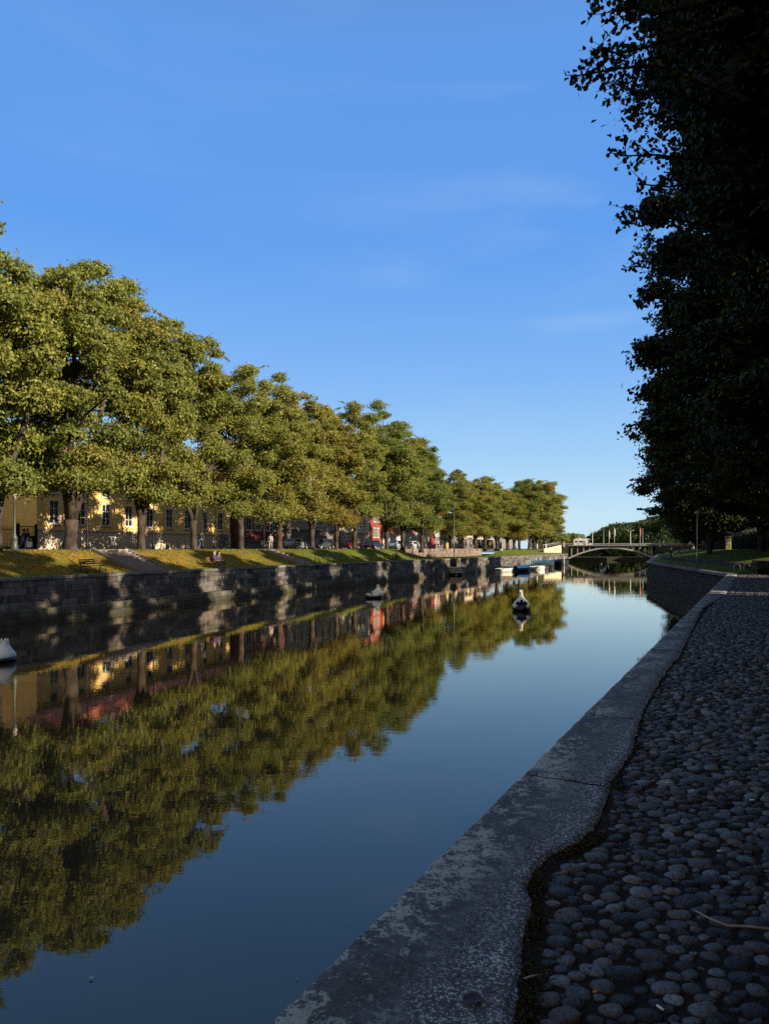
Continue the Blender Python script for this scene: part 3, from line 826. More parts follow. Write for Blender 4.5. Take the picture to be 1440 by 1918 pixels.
# ------------------------------------------------------------------ buildings
def facade(mb, x0, x1, z0, z1, holes, y=0., rev=.16):
    xs = sorted({x0, x1} | {h[0] for h in holes} | {h[1] for h in holes}); zs = sorted({z0, z1} | {h[2] for h in holes} | {h[3] for h in holes})
    for a, b in zip(xs[:-1], xs[1:]):
        for c, d in zip(zs[:-1], zs[1:]):
            mx, mz = (a + b) / 2, (c + d) / 2
            if any(h[0] < mx < h[1] and h[2] < mz < h[3] for h in holes): continue
            mb.quad((a, y, c), (b, y, c), (b, y, d), (a, y, d))
    for a, b, c, d in holes:
        mb.quad((a, y, c), (a, y + rev, c), (a, y + rev, d), (a, y, d)); mb.quad((b, y + rev, c), (b, y, c), (b, y, d), (b, y + rev, d))
        mb.quad((a, y + rev, c), (a, y, c), (b, y, c), (b, y + rev, c)); mb.quad((a, y, d), (a, y + rev, d), (b, y + rev, d), (b, y, d))

def plaster(name, col, dirt=.35):
    m = NT(name); g = m.geo(); n = m.noise(g, .8, 6, .7); f = m.noise(m.geo((1, 1, .3)), 4, 5, .7)
    c = m.ramp(n, [(.3, tuple(v * .8 for v in col)), (.7, tuple(min(1, v * 1.1) for v in col))])
    c = m.mix(dirt, c, m.ramp(f, [(.35, .65), (.65, 1.1)]), 'MULTIPLY')
    return m.done(m.bsdf(c, .9, 0, .15, m.bump(m.noise(g, 30, 3), .3, .01)))
def brick(name, c1, c2, mortar):
    m = NT(name); v = m.coord('Object'); sp = m.new('SeparateXYZ'); m.link(v, sp.inputs[0]); cb = m.new('CombineXYZ')
    m.link(m.math('ADD', sp.outputs[0], sp.outputs[1]), cb.inputs[0]); m.link(sp.outputs[2], cb.inputs[1])
    b = m.new('TexBrick'); m.link(cb.outputs[0], b.inputs['Vector']); b.inputs['Scale'].default_value = 1.
    b.inputs['Brick Width'].default_value = .25; b.inputs['Row Height'].default_value = .08; b.inputs['Mortar Size'].default_value = .008
    b.inputs['Color1'].default_value = (*c1, 1); b.inputs['Color2'].default_value = (*c2, 1); b.inputs['Mortar'].default_value = (*mortar, 1)
    c = m.mix(.8, b.outputs['Color'], m.ramp(m.noise(v, 1.5, 6), [(.3, .65), (.7, 1.2)]), 'MULTIPLY')
    return m.done(m.bsdf(c, .9, 0, .15))
M['yellow'] = plaster('yellow_plaster', (.90, .62, .22)); M['ochre'] = plaster('ochre_plaster', (.60, .34, .10)); M['pinkbase'] = plaster('beige_pink_plaster', (.74, .60, .45))
M['brick'] = brick('dark_red_brick', (.17, .035, .03), (.23, .055, .045), (.22, .18, .16)); M['beige'] = plaster('grey_beige_plaster', (.42, .36, .29)); M['cream'] = plaster('cream_plaster', (.62, .52, .38))
M['darkred'] = plaster('dark_red_plaster', (.24, .06, .045)); M['salmon'] = plaster('salmon_plaster', (.45, .17, .09)); M['paleg'] = plaster('pale_grey_plaster', (.50, .50, .48)); M['pink'] = plaster('pink_plaster', (.40, .17, .14))
M['greybase'] = plaster('grey_stone_base', (.20, .18, .165))

def building(label, loc, rz, L, D, eaves, ridge, wall, base, base_h, roof, wins, name='building', chim=2, cat='building', surround='frame', group=None):
    root = empty(name, loc, rz, label, cat, group)
    w = MB()
    facade(w, 0, L, 0, eaves, [(x, x + ww, z, z + hh) for x, z, ww, hh in wins])
    w.quad((L, 0, 0), (L, D, 0), (L, D, eaves), (L, 0, eaves)); w.quad((0, D, 0), (0, 0, 0), (0, 0, eaves), (0, D, eaves)); w.quad((L, D, 0), (0, D, 0), (0, D, eaves), (L, D, eaves))
    w.add([(0, 0, eaves), (0, D, eaves), (0, D / 2, ridge - .1)], [(0, 1, 2)]); w.add([(L, 0, eaves), (L, D, eaves), (L, D / 2, ridge - .1)], [(2, 1, 0)])
    w.build('wall', M[wall], root)
    b = MB(); b.box(-.04, L + .04, -.06, .0, 0, base_h); b.box(-.06, L + .06, -.12, -.06, base_h - .14, base_h)
    b.build('base_course', M[base], root)
    c = MB(); c.box(-.2, L + .2, -.28, 0, eaves - .32, eaves - .12); c.box(-.3, L + .3, -.42, 0, eaves - .12, eaves + .02)
    c.build('cornice', M[surround], root)
    r = MB(); ov = .5; k = (ridge - eaves) / (D / 2)
    r.prism([(-ov, eaves - ov * k + .12), (D / 2, ridge + .12), (D + ov, eaves - ov * k + .12), (D + ov, eaves - ov * k), (D / 2, ridge), (-ov, eaves - ov * k)], -ov, L + ov, 'yz')
    rf = r.build('roof', M[roof], root)
    for i in range(chim):
        q = MB(); xx = L * (i + .6) / (chim + .2); q.box(xx, xx + .9, D / 2 - .4, D / 2 + .4, ridge - .4, ridge + 1.1); q.box(xx - .06, xx + .96, D / 2 - .46, D / 2 + .46, ridge + 1.1, ridge + 1.22)
        q.build('chimney', M['greybase'], rf)
    for x, z, ww, hh in wins:
        f = MB(); t = .09
        f.box(x - t, x + ww + t, -.035, 0, z + hh, z + hh + t * 1.6); f.box(x - t, x, -.03, 0, z, z + hh); f.box(x + ww, x + ww + t, -.03, 0, z, z + hh); f.box(x - t * 1.6, x + ww + t * 1.6, -.10, 0, z - t * 1.3, z)
        yy = .07
        f.box(x, x + .06, yy, yy + .05, z, z + hh); f.box(x + ww - .06, x + ww, yy, yy + .05, z, z + hh); f.box(x + .06, x + ww - .06, yy, yy + .05, z, z + .07); f.box(x + .06, x + ww - .06, yy, yy + .05, z + hh - .07, z + hh)
        if hh > 1.: 
            f.box(x + ww / 2 - .035, x + ww / 2 + .035, yy + .002, yy + .045, z + .07, z + hh - .07)
            for kk in ((.66,) if hh < 1.6 else (.33, .66)): f.box(x + .06, x + ww - .06, yy + .004, yy + .04, z + hh * kk - .025, z + hh * kk + .025)
        o = f.build('window', M[surround], root)
        p = MB(); p.quad((x + .03, yy + .03, z + .03), (x + ww - .03, yy + .03, z + .03), (x + ww - .03, yy + .03, z + hh - .03), (x + .03, yy + .03, z + hh - .03))
        p.build('pane', M['glass'], o)
    return root

def lb(pxa, pxb, d):
    """building footprint on the left bank between two directions seen from the quay"""
    a = left(tl(pxa, d), d); b = left(tl(pxb, d), d)
    L = math.hypot(b[0] - a[0], b[1] - a[1]); return (a[0], a[1], 3.88), math.atan2(b[1] - a[1], b[0] - a[0]), L
def wrow(L, n, z, w, h, m=1.6):
    s = (L - 2 * m - w) / max(1, n - 1); return [(m + i * s, z, w, h) for i in range(n)]

loc, rz, L = lb(69, 431, 20)
building('long yellow building with a beige pink lower wall and white windows behind the far-bank trees', loc, rz, L, 11, 7.0, 10.8, 'yellow', 'pinkbase', 1.95, 'rooftile',
         wrow(L, 9, 2.45, 1.1, 2.1, 1.5) + wrow(L, 9, 5.3, 1.0, .85, 1.55))
loc, rz, L = lb(-420, 64, 26)
building('ochre wing in dappled shade behind the iron fence at the left edge', loc, rz, L, 9, 5.6, 7.6, 'ochre', 'pinkbase', .8, 'roofgrey', wrow(L, 8, 1.6, 1.1, 1.9, 3.))
loc, rz, L = lb(446, 534, 20)
building('dark red brick building with tall white windows', loc, rz, L, 11, 9.5, 12.5, 'brick', 'greybase', 1.2, 'rooftile', [w for w in wrow(L, 4, 2.6, 1.3, 2.4, 1.8)] + wrow(L, 4, 6.4, 1.3, 2., 1.8))
loc, rz, L = lb(537, 640, 20.3)
building('grey beige building half hidden behind tree trunks, right of the brick one', loc, rz, L, 11, 9.0, 12.0, 'beige', 'greybase', 3.0, 'roofgrey', wrow(L, 7, 4.3, 1.1, 1.8) + wrow(L, 7, .9, 1.2, 1.5))
loc, rz, L = lb(641, 692, 20)
building('cream building between the grey beige and the dark red one', loc, rz, L, 11, 8.2, 11.0, 'cream', 'beige', 2.9, 'rooftile', wrow(L, 5, 4.2, 1.1, 1.8) + wrow(L, 4, .8, 1.4, 1.6))
loc, rz, L = lb(693, 716, 20.2)
building('narrow dark red plastered house in the far-bank street', loc, rz, L, 11, 7.5, 10.5, 'darkred', 'greybase', 1.0, 'rooftile', wrow(L, 3, 2.2, 1.1, 1.6) + wrow(L, 3, 5., 1.1, 1.3))
loc, rz, L = lb(717, 762, 20)
building('orange salmon house with a pale ground floor behind parked cars', loc, rz, L, 11, 7.5, 10.5, 'salmon', 'paleg', 3.0, 'rooftile', wrow(L, 6, 4.2, 1.1, 1.6) + wrow(L, 5, .8, 1.8, 1.7))
loc, rz, L = lb(763, 800, 20.2)
building('pale house with pink upper floor right of the salmon one', loc, rz, L, 11, 7.0, 10, 'pink', 'paleg', 3.3, 'roofgrey', wrow(L, 6, 4.3, 1.1, 1.6) + wrow(L, 5, .9, 1.5, 1.8))
loc, rz, L = lb(801, 862, 21)
building('long grey beige house near the red parasol', loc, rz, L, 11, 7.5, 10.5, 'beige', 'greybase', 2.8, 'rooftile', wrow(L, 11, 4.1, 1.1, 1.6) + wrow(L, 9, .9, 1.3, 1.6))
loc, rz, L = lb(863, 900, 22)
building('low pale house at the far end of the tree row', loc, rz, L, 11, 6.5, 9.5, 'cream', 'greybase', 2.8, 'roofgrey', wrow(L, 9, 3.6, 1.1, 1.6))

# right bank houses (shade the quay; narrow gaps let sun strips through)
def rb_(s1, s0, d, **k):
    x, y = right(s1, d); return (x, y, 3.8), RROT + math.pi, s1 - s0
wn = lambda L: wrow(L, max(2, int(L / 3.4)), 1.6, 1.1, 1.8) + wrow(L, max(2, int(L / 3.4)), 5.4, 1.1, 1.7)
for (s1, s0, wl, l) in ((29.3, -4, 'beige', 'grey beige house on the right bank street opposite the cobbled quay'), (47.0, 32.2, 'cream', 'cream house on the right bank street between two alleys'), (-5.5, -50, 'paleg', 'pale house on the right bank street behind the camera')):
    lo, rz, L = rb_(s1, s0, 20)
    building(l, lo, rz, L, 9, 9.2, 12.4, wl, 'greybase', 1.2, 'roofgrey', wn(L))
for (y1, y0, wl, l) in ((84, 57.5, 'greybase', 'dark grey house behind the shaded trees of the right bank'), (150, 92, 'beige', 'long shaded house behind the right-bank trees further towards the bridge')):
    a = rbank(y1, 27); b = rbank(y0, 27); L = math.hypot(a[0] - b[0], a[1] - b[1])
    building(l, (a[0], a[1], 3.85), math.atan2(b[1] - a[1], b[0] - a[0]), L, 9, 8.5, 11.5, wl, 'greybase', 1.2, 'roofgrey', wn(L))

# ------------------------------------------------------------------ fence and gate
def lp(px, d, z=3.9): x, y = left(tl(px, d), d); return (x, y, z)
a = lp(-160, 20); b = lp(34, 20); L = math.hypot(b[0] - a[0], b[1] - a[1]); rz = math.atan2(b[1] - a[1], b[0] - a[0])
f = empty('iron_fence', a, rz, 'black iron bar fence on a low plinth in front of the ochre wing', 'fence')
q = MB(); q.box(0, L, -.15, .15, 0, .35); q.build('plinth', M['greybase'], f)
q = MB(); q.box(0, L, -.02, .02, .5, .55); q.box(0, L, -.02, .02, 1.75, 1.80)
x = .07
while x < L: q.box(x - .012, x + .012, -.012, .012, .35, 2.05); x += .15
q.build('bars', M['iron'], f)
for i in range(6): q = MB(); xx = L * i / 5; q.box(xx - .09, xx + .09, -.09, .09, .35, 2.2); q.lathe([(.11, 2.2), (.02, 2.38)], 6, (xx, 0)); q.build('post', M['iron'], f)
a2 = lp(36, 20); b2 = lp(67, 20); L2 = math.hypot(b2[0] - a2[0], b2[1] - a2[1])
g = empty('gate', a2, rz, 'dark double gate with iron bars above between the fence and the yellow building', 'gate')
for k in (0, 1):
    q = MB(); x0 = L2 * k / 2 + .04; x1 = L2 * (k + 1) / 2 - .04
    q.box(x0, x1, -.03, .03, .1, 1.25); x = x0
    while x < x1: q.box(x, x + .025, -.012, .012, 1.25, 2.05); x += .13
    q.box(x0, x1, -.03, .03, 2.05, 2.12)
    q.build('gate_leaf', M['iron'], g)
q = MB(); q.box(-.15, -.0, -.12, .12, 0, 2.3); q.box(L2, L2 + .12, -.12, .12, 0, 2.3); q.build('post', M['iron'], g)

# dark panel fence in the gap right of the yellow building
a = lp(413, 19.2); b = lp(430, 19.2); L = math.hypot(b[0] - a[0], b[1] - a[1])
q = MB(); 
for i in range(12): q.box(L * i / 12 + .01, L * (i + 1) / 12 - .01, 0, .04, 0, 1.9)
q.box(0, L, .04, .09, .3, .4); q.box(0, L, .04, .09, 1.5, 1.6)
tag(q.build('board_fence', plain('grey_boards', (.16, .16, .165), .8), None, loc=a, rot=rz), 'grey board fence at the right end of the yellow building', 'fence')

# ------------------------------------------------------------------ stairs on the left bank
def stairs(label, pxb, d0, d1, width, n, plinth=False, shift=0.):
    t0 = tl(pxb, d0); x, y = left(t0, 0)
    root = empty('stone_stairs', (x, y, 0), LROT, label, 'stairs')
    for i in range(n):
        y0 = d0 + (d1 - d0) * i / n; z = 2.45 + 1.49 * (i + 1) / n
        sx_ = shift * i / n
        q = MB(); q.box(sx_, sx_ + width, y0, d0 + (d1 - d0) * (i + 1) / n + .04, 2.3 if i < 3 else z - .5, z); q.build('step', M['paving'], root, .01)
    q = MB()
    for sd_ in (-.25, width):
        q.prism([(d0, 2.4), (d0, 2.62), (d1, 4.08), (d1, 2.4)], sd_ + .0, sd_ + .25, 'yz')
    if not shift: q.build('side_kerb', M['greybase'], root)
    q = MB(); q.box(shift - .3, shift + width + .3, d1 + .04, d1 + 2.2, 3.6, 3.945); q.build('landing', M['paving'], root)
    return root
stairs('pinkish stone stairs up the grass bank beside the large forked tree', 262, .9, 4.9, 3.0, 11)
q = MB(); q.box(-.45, .45, -.45, .45, -.6, .52); q.box(-.5, .5, -.5, .5, .52, .62)
x, y = left(tl(221, 4.0), 4.0); tag(q.build('stone_plinth', M['pinkbase'], None, .02, loc=(x, y, 3.35), rot=LROT), 'square pale stone plinth beside the head of the stone stairs', 'plinth')
stairs('sloping pink paved steps crossing the grass between the brick building and the hoop railing', 566, .9, 5.0, 2.4, 9, shift=-1.6)

# terrace retaining wall (pinkish) and bridge ramp wall
pth = [left(t, 7.0) for t in (104, 112, 120, 130, 140, 150)]
Wt = block_wall(pth, 2.2, 3.98, .45, .5, .9, None, 21, .05, tint=(.17, .125, .10), var=.4)
M['pale_masonry'] = stone_mat('pale_masonry', 1.25, .5, False, .1)
wall_thing('retaining_wall', 'low pinkish retaining wall below the far-bank street, right of the yellow bin', 'retaining wall', [('stonework', *Wt)], ['pale_masonry'], [('mortar', pth, 2.2, 3.95, .3, 1)])
q = MB()
for t0 in range(104, 150, 2):
    p = left(t0, 7.3); q.tube([(p[0], p[1], 3.9), (p[0], p[1], 4.75)], .03, 5)
p0 = left(104, 7.3); p1 = left(112, 7.3); pts = [(*left(t, 7.3), 4.72) for t in range(104, 151, 4)]
q.tube(pts, .03, 5); q.tube([(a, b, c - .4) for a, b, c in pts], .02, 5)
tag(q.build('street_railing', M['iron']), 'thin dark railing along the top of the pinkish retaining wall', 'railing')

# ------------------------------------------------------------------ lamps and poles
def lantern_lamp(loc, rz, label, h=3.9):
    root = empty('street_lamp', loc, rz, label, 'street lamp')
    q = MB(); q.lathe([(.26, -.1), (.26, .12), (.2, .2), (.17, .75), (.2, .8), (.12, .95), (.075, 1.1), (.055, h - .75), (.08, h - .7), (.05, h - .62)], 12); q.build('pole', M['green_iron'], root)
    q = MB(); q.box(-.35, .35, -.02, .02, h - .95, h - .91); q.build('ladder_bar', M['iron'], root)
    q = MB(); q.lathe([(.10, h - .62), (.19, h - .18), (.19, h - .17)], 6); q.build('lantern_glass', M['lampglass'], root)
    q = MB(); q.lathe([(.26, h - .17), (.2, h - .1), (.07, h + .08), (.05, h + .16), (.015, h + .24)], 6); 
    for k in range(6): th = k * math.pi / 3; q.tube([(.10 * math.cos(th), .10 * math.sin(th), h - .62), (.195 * math.cos(th), .195 * math.sin(th), h - .17)], .012, 4)
    q.build('lantern_cap', M['iron'], root)
M['lampglass'] = plain('lantern_glass', (.6, .58, .62), .15, var=.1, bump=0)
lantern_lamp(lp(28, 5.6, 3.88), LROT, 'green grey lantern street lamp at the left edge beside the two walking people')
def pole_lamp(label, loc, rz, h, r=.05, mat='iron', head=True):
    root = empty('lamp_post', loc, rz, label, 'lamp post', 'thin lamp posts along the far-bank street' if mat == 'iron' else None)
    q = MB(); q.lathe([(r * 2.4, -.2), (r * 2.4, .5), (r * 1.2, .6), (r, 1.), (r * .8, h)], 8); q.build('pole', M[mat], root)
    if head:
        q = MB(); q.lathe([(.05, h), (.24, h + .05), (.26, h + .12), (.1, h + .26), (.02, h + .32)], 10); q.build('lamp_head', M[mat], root)
for px, d, l in ((164, 6.6, 'thin dark lamp post just right of the big forked tree'), (288, 6.6, 'thin dark lamp post right of the stairs in front of the yellow building'),
                 (380, 7., 'thin dark lamp post right of the straight tree before the yellow building'), (403, 7.5, 'thin dark lamp post near the right end of the yellow building'),
                 (495, 7., 'thin dark lamp post in front of the brick building'), (693, 6.6, 'thin dark lamp post before the dark red house')):
    pole_lamp(l, lp(px, d, 3.9), LROT, 4.6)
# stone pier with a tall pole
px_, Yp = 850, 112.
xp, yp = (850 - 720) / F * Yp, Yp
pr = empty('mooring_pier', (xp, yp, 0), LROT, 'rounded pale stone pier standing against the far quay wall under a tall pole', 'stone pier')
q = MB(); q.lathe([(1.25, -.6), (1.2, .15), (1.02, .35)], 14); q.build('footing', M['pier'] if 'pier' in M else M['pale_masonry'], pr)
V, Fq, Tn = [], [], []
rd = random.Random(2)
st = MB()
for ring in range(3):
    for k in range(10):
        th = k * 2 * math.pi / 10 + ring * .3; rr = .95 - ring * .08
        st.lathe([(.0, 0), (.33, .04), (.38, .18), (.3, .34), (0, .38)], 7, (0, 0)); n = 35
        vs = st.v[-n:]; st.v[-n:] = [(v[0] + rr * math.cos(th), v[1] + rr * math.sin(th), v[2] + .25 + ring * .33) for v in vs]
st.build('stones', plain('pier_stone', (.34, .31, .26), .9, var=.4, scale=3), pr)
q = MB(); q.box(-.35, .35, -.35, .35, 1.2, 2.5); q.build('pillar', M['pale_masonry'], pr, .05)
pp = empty('tall_pole', (xp, yp, 2.5), 0, 'tall thin grey pole rising from the stone pier at the far quay', 'pole')
q = MB(); q.lathe([(.16, 0), (.13, .3), (.09, 1.), (.06, 8.6)], 8); q.build('shaft', M['green_iron'], pp)
q = MB(); q.tube([(0, 0, 8.5), (.3, 0, 8.9), (1.0, -.1, 9.0)], .035, 6); q.box(.8, 1.5, -.2, 0., 8.95, 9.05); q.build('lamp_head', M['green_iron'], pp)

# red and white post with a yellow foot on the lawn
p = lp(806, 1.3, 2.5)
rpz = empty('marker_post', p, 0, 'thin red post with a yellow foot on the lawn at the far quay edge', 'post')
q = MB(); q.lathe([(.05, -.2), (.05, 1.1)], 8); q.build('lower_shaft', plain('yellow_paint', (.55, .42, .06), .5), rpz)
q = MB(); q.lathe([(.055, 1.1), (.055, 2.9), (.02, 3.0)], 8); q.build('upper_shaft', plain('red_paint', (.5, .06, .04), .5), rpz)
# red folded parasol, yellow bin
pa = empty('parasol', lp(808, 9.5, 3.9), 0, 'closed red parasol at the far-bank street behind the red post', 'parasol')
q = MB(); q.lathe([(.35, 0), (.35, .08), (.04, .1), (.035, .6)], 10); q.build('stand', M['iron'], pa)
q = MB(); q.lathe([(.3, .6), (.6, .9), (.5, 1.5), (.28, 2.1), (.06, 2.5)], 9); q.build('canopy', plain('red_cloth', (.20, .018, .018), .8), pa)
yb = empty('litter_bin', lp(836, 7.8, 3.9), 0, 'yellow round bin with a dark green top at the far-bank street', 'bin')
q = MB(); q.lathe([(.32, 0), (.36, .1), (.36, 1.0), (.3, 1.05)], 12); q.build('body', plain('yellow_bin', (.62, .5, .13), .5), yb)
q = MB(); q.lathe([(.38, 1.05), (.36, 1.2), (.2, 1.4), (.03, 1.45)], 12); q.build('lid', plain('green_lid', (.03, .08, .05), .5), yb)
# bollard
q = MB(); q.lathe([(.14, 0), (.14, .5), (.1, .65), (.04, .75), (.04, .95), (0, .97)], 10); tag(q.build('bollard', M['iron'], None, loc=lp(314, 6.2, 3.88)), 'small dark bollard on the street edge right of the stairs', 'bollard')

# ------------------------------------------------------------------ benches
def bench(loc, rz, label, mat='wood', w=1.9):
    root = empty('park_bench', loc, rz, label, 'bench')
    q = MB()
    for i in range(4): q.box(-w / 2, w / 2, -.30 + i * .115, -.21 + i * .115, .43, .46)
    q.build('seat', M[mat], root)
    q = MB()
    for i in range(3): q.box(-w / 2, w / 2, .17 + i * .035, .195 + i * .035, .54 + i * .12, .63 + i * .12)
    q.build('backrest', M[mat], root)
    for x in (-w / 2 + .12, w / 2 - .12):
        q = MB(); q.tube([(x, -.34, 0), (x, -.28, .22), (x, -.30, .42), (x, .1, .42), (x, .17, .5), (x, .27, .92)], .022, 6); q.tube([(x, .30, 0), (x, .2, .2), (x, .12, .42)], .022, 6)
        q.tube([(x, -.32, .42), (x, -.36, .55), (x, -.30, .64), (x, 0, .66), (x, .20, .66)], .018, 6); q.tube([(x, -.3, .2), (x, .2, .2)], .014, 5)
        q.build('leg', M['iron'], root)
    return root
def lbz(px, d): t = tl(px, d); x, y = left(t, d); return (x, y, gzl(t, d) + .01)
bench(lbz(174, 1.35), LROT, 'empty wooden park bench with iron legs on the grass left of the stone stairs')
bench(lbz(404, 1.1), LROT, 'park bench on the far quay edge with the seated couple')
bench(lbz(743, 1.1), LROT, 'small distant park bench on the lawn with one person sitting')
bench((21.4, 41.9, 2.4), R(-80), 'dark bench at the right edge of the quay near the hoop rack', 'iron')
bench((23.6, 46.6, 2.4), R(-75), 'dark bench behind the first one at the quay corner', 'iron')

def hoops(loc, rz, label, n, w, h, mat, rail=False, name='hoop_railing'):
    root = empty(name, loc, rz, label, 'railing')
    for i in range(n):
        q = MB(); x = i * w
        if rail: q.tube([(x, 0, -.1), (x, 0, h - .06), (x + .06, 0, h), (x + w - .06, 0, h), (x + w, 0, h - .06), (x + w, 0, -.1)], .022, 6); q.tube([(x, 0, h * .5), (x + w, 0, h * .5)], .015, 5)
        else: q.tube([(x, 0, -.1), (x, 0, h - .12), (x + .07, 0, h - .03), (x + .2, 0, h), (x + .33, 0, h - .03), (x + .4, 0, h - .12), (x + .4, 0, -.1)], .024, 6)
        q.build('hoop', M[mat], root)
hoops(lbz(614, .95), LROT, 'low dark hoop railing at the quay edge right of the pink steps', 2, 1.5, 1.0, 'iron', True)
hoops(lbz(590, .95), LROT, 'single dark hoop beside the foot of the pink steps', 1, .9, 1.0, 'iron', True)
hoops(lbz(704, .95), LROT, 'short distant dark railing on the lawn left of the distant bench', 2, 1.4, .9, 'iron', True)
hoops((22.9, 48.6, 2.4), R(-8), 'slim steel hoop rack at the right quay corner', 4, .62, .62, 'green_iron')

# low walls at the right quay corner
gw = [(x, y) for x, y in (rbank(49.8, 1.75), rbank(70, 1.75), rbank(91.5, 1.75), rbank(112, 1.75))]
Wg = block_wall([(30.5, 46.2)] + gw, 2.3, 3.03, .37, .6, 1.1, None, 31, 0, tint=(.10, .10, .10), side=-1)
wall_thing('low_wall', 'low dark stone wall behind the benches turning along the right quay', 'low wall', [('stonework', *Wg)], ['masonry_dark'], [('mortar', [(30.5, 46.2)] + gw, 2.3, 2.98, .25, -1)])
pole_lamp('pale slim lamp post on the right grass slope', (66 * (1305 - 720) / F, 66, 3.1), 0, 4.0, .05, 'galv')
k = empty('kiosk', (85 * (1363 - 720) / F, 85, 3.6), R(-20), 'narrow bright yellow kiosk between two trunks on the right bank', 'kiosk')
q = MB(); q.box(-.28, .28, -.28, .28, 0, 1.7); q.build('body', plain('kiosk_yellow', (.60, .50, .14), .5), k, .03)
q = MB(); q.box(-.33, .33, -.33, .33, 1.7, 1.8); q.build('roof', M['frame'], k, .02)
q = MB(); q.box(-.2, .2, -.30, -.282, .9, 1.5); q.build('panel', M['frame'], k)

# ------------------------------------------------------------------ bridge
A_ = Vector((53.0, 221.)); B_ = Vector((83., 215.)); brz = math.atan2(B_.y - A_.y, B_.x - A_.x)
br = empty('arch_bridge', (A_.x, A_.y, 0), brz, 'low grey single-arch bridge across the river with open spandrels and a pale railing', 'bridge')
M['concrete'] = plain('bridge_concrete', (.34, .34, .34), .85, var=.25, scale=1.5); M['concrete_shaded'] = plain('bridge_concrete_shaded', (.055, .055, .06), .9, var=.3, scale=1)  # darker copy puts the under-deck shade into the concrete colour
X0, X1 = 1.8, 26.2
def arch(x, z0=1.25, z1=4.42):
    u = (x - (X0 + X1) / 2) / ((X1 - X0) / 2); return z1 - (z1 - z0) * u * u
for k_, yy in ((0, 0.), (1, 4.), (2, 8.)):
    q = MB(); n = 28; vs = []
    for i in range(n + 1):
        x = lerp(X0, X1, i / n); z = arch(x); th = .40 + .2 * abs(i / n - .5)
        vs += [(x, yy, z - th), (x, yy + .5, z - th), (x, yy + .5, z), (x, yy, z)]
    fs = []
    for i in range(n): a = i * 4; fs += [(a, a + 4, a + 7, a + 3), (a + 1, a + 2, a + 6, a + 5), (a, a + 1, a + 5, a + 4), (a + 3, a + 7, a + 6, a + 2)]
    q.add(vs, fs); q.build('arch_rib', M['concrete'] if k_ != 1 else M['concrete_shaded'], br)
q = MB(); n = 28; vs = []
for i in range(n + 1): x = lerp(X0, X1, i / n); vs += [(x, .5, arch(x) - .1), (x, 8., arch(x) - .1)]
q.add(vs, [(i * 2, i * 2 + 1, i * 2 + 3, i * 2 + 2) for i in range(n)]); q.build('vault', M['concrete_shaded'], br)
x = X0 + .9
while x < X1 - .5:
    if 4.62 - arch(x) > .12:
        for yy in (.08, 7.9): q = MB(); q.box(x - .13, x + .13, yy, yy + .34, arch(x) - .05, 4.66); q.build('spandrel_column', M['concrete'], br)
    x += 1.75
q = MB(); q.box(-4, 34, -.35, 8.9, 4.64, 4.86); q.build('deck', M['concrete_shaded'], br)
for yy in (-.38, 8.7):
    q = MB(); q.box(-4, 34, yy, yy + .2, 4.86, 5.0); q.box(-4, 34, yy + .02, yy + .16, 5.42, 5.52); q.build('railing', M['railpaint'] if 'railpaint' in M else M['concrete'], br)
    q = MB(); x = -4
    while x < 34: q.box(x, x + .04, yy + .06, yy + .1, 5.0, 5.42); x += .22
    q.build('baluster_row', M['concrete'], br)
sb_ = block_wall([(-3.2, -1.), (1.7, -.7)], -.5, 5.0, .5, .6, 1.2, None, 51, .1, tint=(.09, .085, .08), side=1)
np_mesh('abutment', sb_[0], 4, M['masonry_dark'], np.array(sb_[2]), parent=br, faces=sb_[1])
q = MB(); q.box(-3.2, 1.6, -.55, 9, -.5, 4.63); q.build('abutment_core', M['concrete_shaded'], br)
sb_ = block_wall([(26.3, -.8), (36, -1.2)], -.5, 4.9, .5, .6, 1.2, None, 52, .1, tint=(.10, .095, .09), side=1)
np_mesh('abutment', sb_[0], 4, M['masonry_dark'], np.array(sb_[2]), parent=br, faces=sb_[1])
q = MB(); q.box(26.4, 36, -.6, 9, -.5, 4.63); q.build('abutment_core', M['concrete_shaded'], br)
for xx in (.2, 27.2): q = MB(); q.box(xx, xx + .55, -.95, -.4, 4.4, 5.95); q.box(xx - .08, xx + .63, -1.03, -.32, 5.95, 6.08); q.build('end_pillar', M['cream'] if xx < 1 else M['concrete'], br)
BR = Matrix.Translation((A_.x, A_.y, 0)) @ Matrix.Rotation(brz, 4, 'Z')
def bp(px, y=.4):
    """x along the bridge of a sight direction"""
    p = (px - 720) / F; c, s = math.cos(brz), math.sin(brz)
    ox = A_.x - s * y; oy = A_.y + c * y
    return (p * oy - ox) / (c - p * s)
def bpt(px, y, z): v = BR @ Vector((bp(px, y), y, z)); return tuple(v)
for px, l in ((1109, 'double-headed lamp post on the bridge just right of the motorhome'), (1180, 'bright double-headed lamp post on the right half of the bridge')):
    r_ = empty('street_lamp', bpt(px, 1.2, 4.86), brz, l, 'street lamp')
    q = MB(); q.lathe([(.12, 0), (.1, .8), (.07, 4.2)], 8); q.build('pole', M['galvb'] if 'galvb' in M else M['frame'], r_)
    q = MB(); q.tube([(-.85, 0, 4.45), (0, 0, 4.15), (.85, 0, 4.45)], .05, 6); q.build('arm', M['frame'], r_)
    for sx_ in (-1, 1): q = MB(); q.box(sx_ * .75 - .3, sx_ * .75 + .3, -.14, .14, 4.42, 4.56); q.build('lamp_head', M['frame'], r_, .03)
